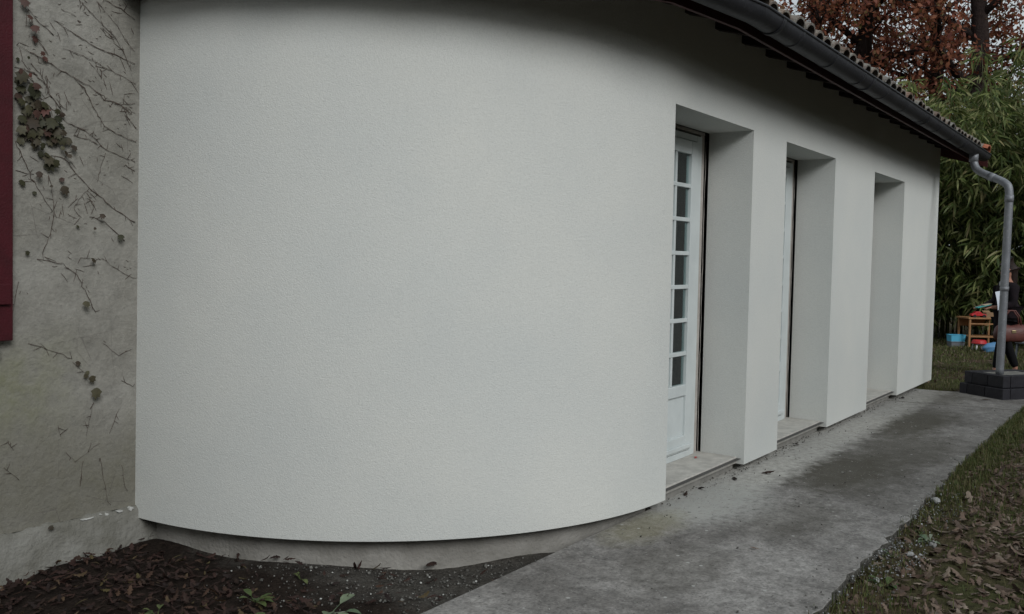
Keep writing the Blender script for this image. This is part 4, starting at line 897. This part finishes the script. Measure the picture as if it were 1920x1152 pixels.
for (hi, sy) in ((20, 1), (24, -1)):
    hx, hy, hz = N[hi][:3]
    for k, (dy, L) in enumerate(((.027, .062), (.009, .070), (-.009, .066), (-.026, .052))):
        i = len(N); N += [(hx+.03, hy+dy, hz-.004, .0085), (hx+.03+L*.55, hy+dy, hz-.012, .008), (hx+.03+L, hy+dy*.9, hz-.032, .007)]; E += [(hi, i), (i, i+1), (i+1, i+2)]
    i = len(N); N += [(hx+.01, hy-sy*.035, hz+.01, .009), (hx+.05, hy-sy*.042, hz+.012, .008)]; E += [(hi, i), (i, i+1)]
skin('body', N, E, 'skin', per)
CN = [(0, 0, .66, .19, .17), (0, 0, .84, .165), (.0, 0, .98, .14), (.01, 0, 1.16, .145, .165), (.0, 0, 1.29, .10, .12), (-.005, 0, 1.345, .066),
      (.0, .165, 1.285, .07), (.02, .21, 1.03, .06), (.22, .152, .985, .046), (.0, -.165, 1.285, .07), (.06, -.21, 1.05, .06), (.26, -.122, .99, .046)]
skin('coat', CN, [(0, 1), (1, 2), (2, 3), (3, 4), (4, 5), (4, 6), (6, 7), (7, 8), (4, 9), (9, 10), (10, 11)], 'coat', per, 1)
skin('trousers', [(0, 0, .82, .13), (.01, .085, .75, .10), (.11, .085, .45, .073), (.163, .085, .10, .055), (0, -.085, .75, .10), (-.07, -.085, .45, .073), (-.218, -.085, .11, .055)], [(0, 1), (1, 2), (2, 3), (0, 4), (4, 5), (5, 6)], 'trousers', per)
for (a, c) in ((.165, .085), (-.22, -.085)): skin('shoe', [(a-.03, c, .045, .042), (a+.04, c, .035, .042, .036), (a+.11, c, .025, .034, .024)], [(0, 1), (1, 2)], 'shoe', per, 0, 2)
skin('hair', [(.01, 0, 1.615, .045), (-.02, 0, 1.585, .082), (-.04, 0, 1.53, .096), (-.055, 0, 1.46, .082), (-.07, 0, 1.38, .066), (-.08, 0, 1.30, .055), (-.085, 0, 1.22, .028)], [(0, 1), (1, 2), (2, 3), (3, 4), (4, 5), (5, 6)], 'hair', per, 1)
skin('scarf', [(.06, .03, 1.345, .035), (.075, -.03, 1.34, .035), (.085, .0, 1.28, .032)], [(0, 1), (1, 2)], 'scarf', per, 0)
for sy in (-1, 1):
    bm = bmesh.new(); bmesh.ops.create_uvsphere(bm, u_segments=10, v_segments=8, radius=.010); me = bpy.data.meshes.new('eye'); bm.to_mesh(me); bm.free(); me.materials.append(MAT['gasket']); link('eye', me, per, (.088, sy*.032, 1.50))
def pl(a, c, z): return Vector((PX, PY, gz(PX, PY)))+LFT*a+Vector((-LFT.y, LFT.x, 0))*c+Vector((0, 0, z))
# sheet of paper in the hand
mb = MB(); n = 7
for i in range(n):
    z = -.13+.26*i/(n-1); bend = .02*math.sin(i*.6)
    mb.v += [(-.08+bend*.3, bend, z), (.07+bend*.3, bend+.012, z), (-.08+bend*.3, bend+.002, z), (.07+bend*.3, bend+.014, z)]
for i in range(n-1): mb.f += [(4*i, 4*i+1, 4*i+5, 4*i+4), (4*i+2, 4*i+6, 4*i+7, 4*i+3)]
mb.sm = [True]*len(mb.f)
tag(link('paper', mb.mesh('paper', 'paper'), None, pl(.20, .20, 1.09), (0, .18, RZ+.1)), 'white sheets of paper held against the dark coat', 'paper')
t = thing('booklet', 'teal and cream folded booklet in the outstretched hand', 'booklet', pl(.40, .12, 1.0), RZ)
mb = MB(); mb.box(-.10, .10, -.05, .05, -.006, .006, Matrix.Rotation(.25, 4, 'Y')); mb.build('cover', 'teal', t, .003)
mb = MB(); mb.box(-.11, .0, -.048, .048, .007, .016, Matrix.Rotation(.25, 4, 'Y')); mb.build('pages', 'cream', t, .002)
# brown handbag
t = thing('handbag', 'slouchy maroon brown leather handbag hanging at the hip of the person', 'handbag', pl(.08, .27, .52), RZ)
bm = bmesh.new(); bmesh.ops.create_uvsphere(bm, u_segments=24, v_segments=14, radius=1)
for v in bm.verts:
    c = v.co.copy(); sx = .225-.06*max(c.z, 0); v.co = Vector((math.copysign(abs(c.x)**.45, c.x)*sx, math.copysign(abs(c.y)**.6, c.y)*(.09-.05*max(c.z, 0)), .12+math.copysign(abs(c.z)**.5, c.z)*.13+.03*abs(c.x)*max(c.z, 0)-.025*(1-abs(c.x))*max(c.z, 0)+.006*math.sin(c.x*11+c.z*5)))
me = bpy.data.meshes.new('pouch'); bm.to_mesh(me); bm.free(); me.materials.append(MAT['leather'])
for f in me.polygons: f.use_smooth = True
link('pouch', me, t)
for c in (-.03, .03): MB().tube([(-.13, c, .22), (-.11, c, .34), (-.04, c, .43), (.04, c, .43), (.11, c, .34), (.13, c, .22)], .010, 8).build('strap', 'leather', t)
MB().box(-.03, .03, .083, .096, .12, .16).build('clasp', 'brass', t, .003)

# ------------------------------------------------------------------ bamboo screen
def bamboo(x, y, h, ncane, nleaf, lab, spread=.9):
    t = thing('bamboo', lab, 'bamboo', (x, y, gz(x, y)), 0, 'bamboo clumps behind the lawn')
    tips = []
    for k in range(ncane):
        a = random.uniform(0, 6.28); r0 = random.uniform(.05, .45)*spread; hh = h*random.uniform(.7, 1.08); ln = random.uniform(.1, .75)*spread
        a2 = a+random.uniform(-.7, .7); pts = []
        for i in range(7):
            tt = i/6; pts.append(Vector((math.cos(a)*r0+math.cos(a2)*ln*tt**2.2*1.3, math.sin(a)*r0+math.sin(a2)*ln*tt**2.2*1.3, hh*(tt-.12*tt**4))))
        MB().tube(pts, [.016*(1-.8*i/6)+.002 for i in range(7)], 5).build('cane', 'cane', t); tips.append(pts)
    # leaf sprays along the canes
    nsp = nleaf//6; base = np.zeros((nsp, 3)); outd = np.zeros((nsp, 3))
    for i in range(nsp):
        pts = random.choice(tips); tt = random.uniform(.06, 1)**.8*5.999; k = int(tt); q = pts[k].lerp(pts[k+1], tt-k)
        a = random.uniform(0, 6.28); rr_ = random.uniform(.05, .75)*(1.05-.55*tt/6)*spread
        d = Vector((math.cos(a), math.sin(a), 0)); base[i] = q+d*rr_+Vector((0, 0, random.uniform(-.1, .15)-rr_*.25)); outd[i] = d
    n = nsp*6; B = np.repeat(base, 6, 0)+rng.normal(0, .035, (n, 3)); O_ = np.repeat(outd, 6, 0)
    dirs = O_*.75+rng.normal(0, .5, (n, 3)); dirs[:, 2] = -np.abs(rng.normal(.55, .45, n)); dirs /= np.linalg.norm(dirs, axis=1)[:, None]
    L = rng.uniform(.17, .36, n)[:, None]; sd_ = np.cross(dirs, rng.normal(0, 1, (n, 3))); sd_ /= np.linalg.norm(sd_, axis=1)[:, None]; w_ = rng.uniform(.014, .025, n)[:, None]
    V = np.zeros((n, 6, 3)); dn = np.array([0, 0, -1.])
    V[:, 0] = B; V[:, 1] = B+dirs*L*.35+sd_*w_; V[:, 2] = B+dirs*L*.35-sd_*w_; mid = B+dirs*L*.7+dn*L*.05
    V[:, 3] = mid+sd_*w_*.7; V[:, 4] = mid-sd_*w_*.7; V[:, 5] = B+dirs*L+dn*L*.16
    T = np.array([(0, 2, 1), (1, 2, 4), (1, 4, 3), (3, 4, 5)]); Fc = (T[None]+(np.arange(n)*6)[:, None, None]).reshape(-1, 3)
    o = npmesh('foliage', V.reshape(-1, 3), Fc, 'bamboo_leaf', t); o['kind'] = 'stuff'
BB = [(20.4, 4.6, 4.9, 'bamboo clump showing just right of the house corner, low and dense'), (20.9, 3.6, 5.4, 'bamboo clump behind the blue crate, left of the downpipe'),
      (20.5, 2.7, 5.2, 'bamboo clump right behind the wooden desk'), (21.4, 1.9, 5.9, 'tall bamboo clump behind the person at the right edge'),
      (20.2, 1.2, 5.0, 'bamboo clump at the far right edge of the view'), (21.8, 5.0, 5.6, 'bamboo clump rising over the last eave tiles'),
      (22.2, 3.2, 6.4, 'tallest bamboo clump, above the gutter end'), (22.4, 6.3, 5.7, 'bamboo clump seen over the middle of the roof edge'),
      (22.9, 7.6, 5.6, 'bamboo clump farthest left, peeping over the tiles'), (23.0, 4.2, 6.2, 'bamboo clump in the second row above the eave end'),
      (23.2, 2.0, 6.9, 'bamboo clump of the second row, top right corner'), (22.6, .3, 6.2, 'bamboo clump beyond the right edge, second row'),
      (20.6, -.3, 5.2, 'bamboo clump beyond the right edge, front row'), (21.0, -2.0, 5.5, 'bamboo clump farthest right, outside the view'), (23.6, 5.8, 6.0, 'bamboo clump in the back row over the roof')]
for i, (x, y, h, lab) in enumerate(BB): bamboo(x, y, h+.45, 12, 6000 if x < 22 else 4600, lab)

# ------------------------------------------------------------------ brown oaks behind
def oak(x, y, h, r0, lean, crown_z, crown_r, nleaf, lab, seed):
    rs = random.Random(seed); t = thing('oak_tree', lab, 'tree', (x, y, -.05), 0, 'brown-leaved trees behind the bamboo')
    top = Vector((lean[0], lean[1], h*.8)); pts = [Vector((lean[0]*(i/6)**1.5, lean[1]*(i/6)**1.5, h*.8*i/6))+Vector((rs.uniform(-.12, .12), rs.uniform(-.12, .12), 0))*(i > 0) for i in range(7)]
    MB().tube(pts, [r0*(1.25 if i == 0 else 1)*(1-.62*i/6) for i in range(7)], 10).build('trunk', 'bark', t)
    ends = []
    tw = MB()
    nl = 11
    for k in range(nl):
        f = .34+.62*k/nl; j = int(f*6); q = pts[j].lerp(pts[min(j+1, 6)], f*6-j); a = k*2.4+rs.uniform(-.4, .4); L = crown_r*(1.05-.5*f)*rs.uniform(.8, 1.15); el = rs.uniform(.05, .55)+.4*f
        d = Vector((math.cos(a)*math.cos(el), math.sin(a)*math.cos(el), math.sin(el))); lp = [q]
        for i in range(1, 6): lp.append(lp[-1]+(d+Vector((rs.uniform(-.3, .3), rs.uniform(-.3, .3), rs.uniform(-.15, .3))))*L/5)
        rl = r0*.42*(1-.45*f); MB().tube(lp, [rl*(1-.16*i) for i in range(6)], 7).build('limb', 'bark', t)
        for s_ in range(9):
            i = rs.randint(1, 5); q2 = lp[i]; d2 = (d+Vector((rs.uniform(-1, 1), rs.uniform(-1, 1), rs.uniform(-.45, .8)))).normalized(); L2 = L*rs.uniform(.25, .5); bp = [q2]
            for _ in range(4): bp.append(bp[-1]+(d2+Vector((rs.uniform(-.35, .35), rs.uniform(-.35, .35), rs.uniform(-.35, .25))))*L2/4)
            tw.tube(bp, [rl*.28*(1-.2*i) for i in range(5)], 5, False); ends += bp[1:]
            for _ in range(4):
                b0 = rs.choice(bp[1:]); e_ = b0+Vector((rs.uniform(-1, 1), rs.uniform(-1, 1), rs.uniform(-.8, .6))).normalized()*rs.uniform(.5, 1.1); tw.tube([b0, b0.lerp(e_, .5)+Vector((0, 0, .06)), e_], [.014, .010, .005], 4, False); ends += [e_, b0.lerp(e_, .6)]
    o = tw.build('branches', 'bark', t); o['kind'] = 'stuff'
    Eb = np.array([tuple(q) for q in ends]); Eb = Eb[rng.random(len(Eb)) < .62]; idx = rng.integers(0, len(Eb), nleaf); P = Eb[idx]+rng.normal(0, .19, (nleaf, 3))
    sc = rng.uniform(.10, .20, nleaf); o = scatter('crown', LEAF_V, LEAF_T, P, sc, .8, 'oak_leaf', t, .5); o['kind'] = 'stuff'
oak(30.0, 9.75, 15, .34, (.6, .2, 0), 0, 5.2, 8600, 'oak with two dark upright trunks in brown leaf, left of the others', 1)
oak(30.6, 8.55, 16, .42, (-.3, -.5, 0), 0, 5.5, 9200, 'thick-trunked brown oak just right of the first trunk', 2)
oak(29.0, 4.4, 15, .42, (.3, .6, 0), 0, 5.6, 10500, 'big brown oak with spreading limbs over the bamboo, right', 3)
oak(33.5, 6.6, 14, .36, (.2, .3, 0), 0, 5.0, 6000, 'brown oak in the gap farther back between the others', 4)
oak(31, 0.0, 15, .4, (0, .4, 0), 0, 5.6, 8000, 'brown oak beyond the right edge of the view', 5)
oak(35, 14.0, 14, .36, (0, 0, 0), 0, 5.0, 7000, 'brown oak hidden behind the roof ridge', 6)

# unseen evergreens added behind the viewpoint to keep the low sky off the house

def evergreen(x, y, h, r_, seed):
    rs = random.Random(seed); t = thing('screen_evergreen', 'dense dark evergreen, unseen, added behind the viewpoint to block low sky', 'tree', (x, y, -.05), 0, 'added evergreens behind the viewpoint')
    MB().tube([(0, 0, 0), (.05, .03, h*.5), (0, 0, h*.85)], [.28, .2, .06], 9).build('trunk', 'bark', t)
    bm = bmesh.new(); bmesh.ops.create_icosphere(bm, subdivisions=4, radius=1); ph = [rs.uniform(0, 6) for _ in range(6)]
    for v in bm.verts:
        c = v.co.copy(); k = 1+.10*math.sin(c.x*7+ph[0])*math.cos(c.y*6+ph[1])+.09*math.sin(c.z*11+ph[2]+c.x*4)+.05*math.sin(c.y*17+ph[3])*math.cos(c.z*15+ph[4])
        wv = 1-.45*max(c.z, 0)**1.5; v.co = Vector((c.x*r_*k*wv, c.y*r_*.85*k*wv, h*.52+c.z*h*.48*k))
    me = bpy.data.meshes.new('crown_core'); bm.to_mesh(me); P = np.array([tuple(v.co) for v in bm.verts]); bm.free(); me.materials.append(MAT['evergreen']); link('crown_core', me, t)
    P = P[rng.integers(0, len(P), 3500)]*rng.uniform(.96, 1.08, (3500, 1))+rng.normal(0, .14, (3500, 3)); o = scatter('crown', LEAF_V, LEAF_T, P, rng.uniform(.18, .36, 3500), .9, 'evergreen', t, .4); o['kind'] = 'stuff'
for k in range(12): evergreen(-16+3.7*k, -9.5-1.2*math.sin(k*1.9), 5.4+.7*math.sin(k*2.7), 2.7, k)
for k in range(3): evergreen(-15, -5+3.6*k, 5.5, 2.5, 40+k)
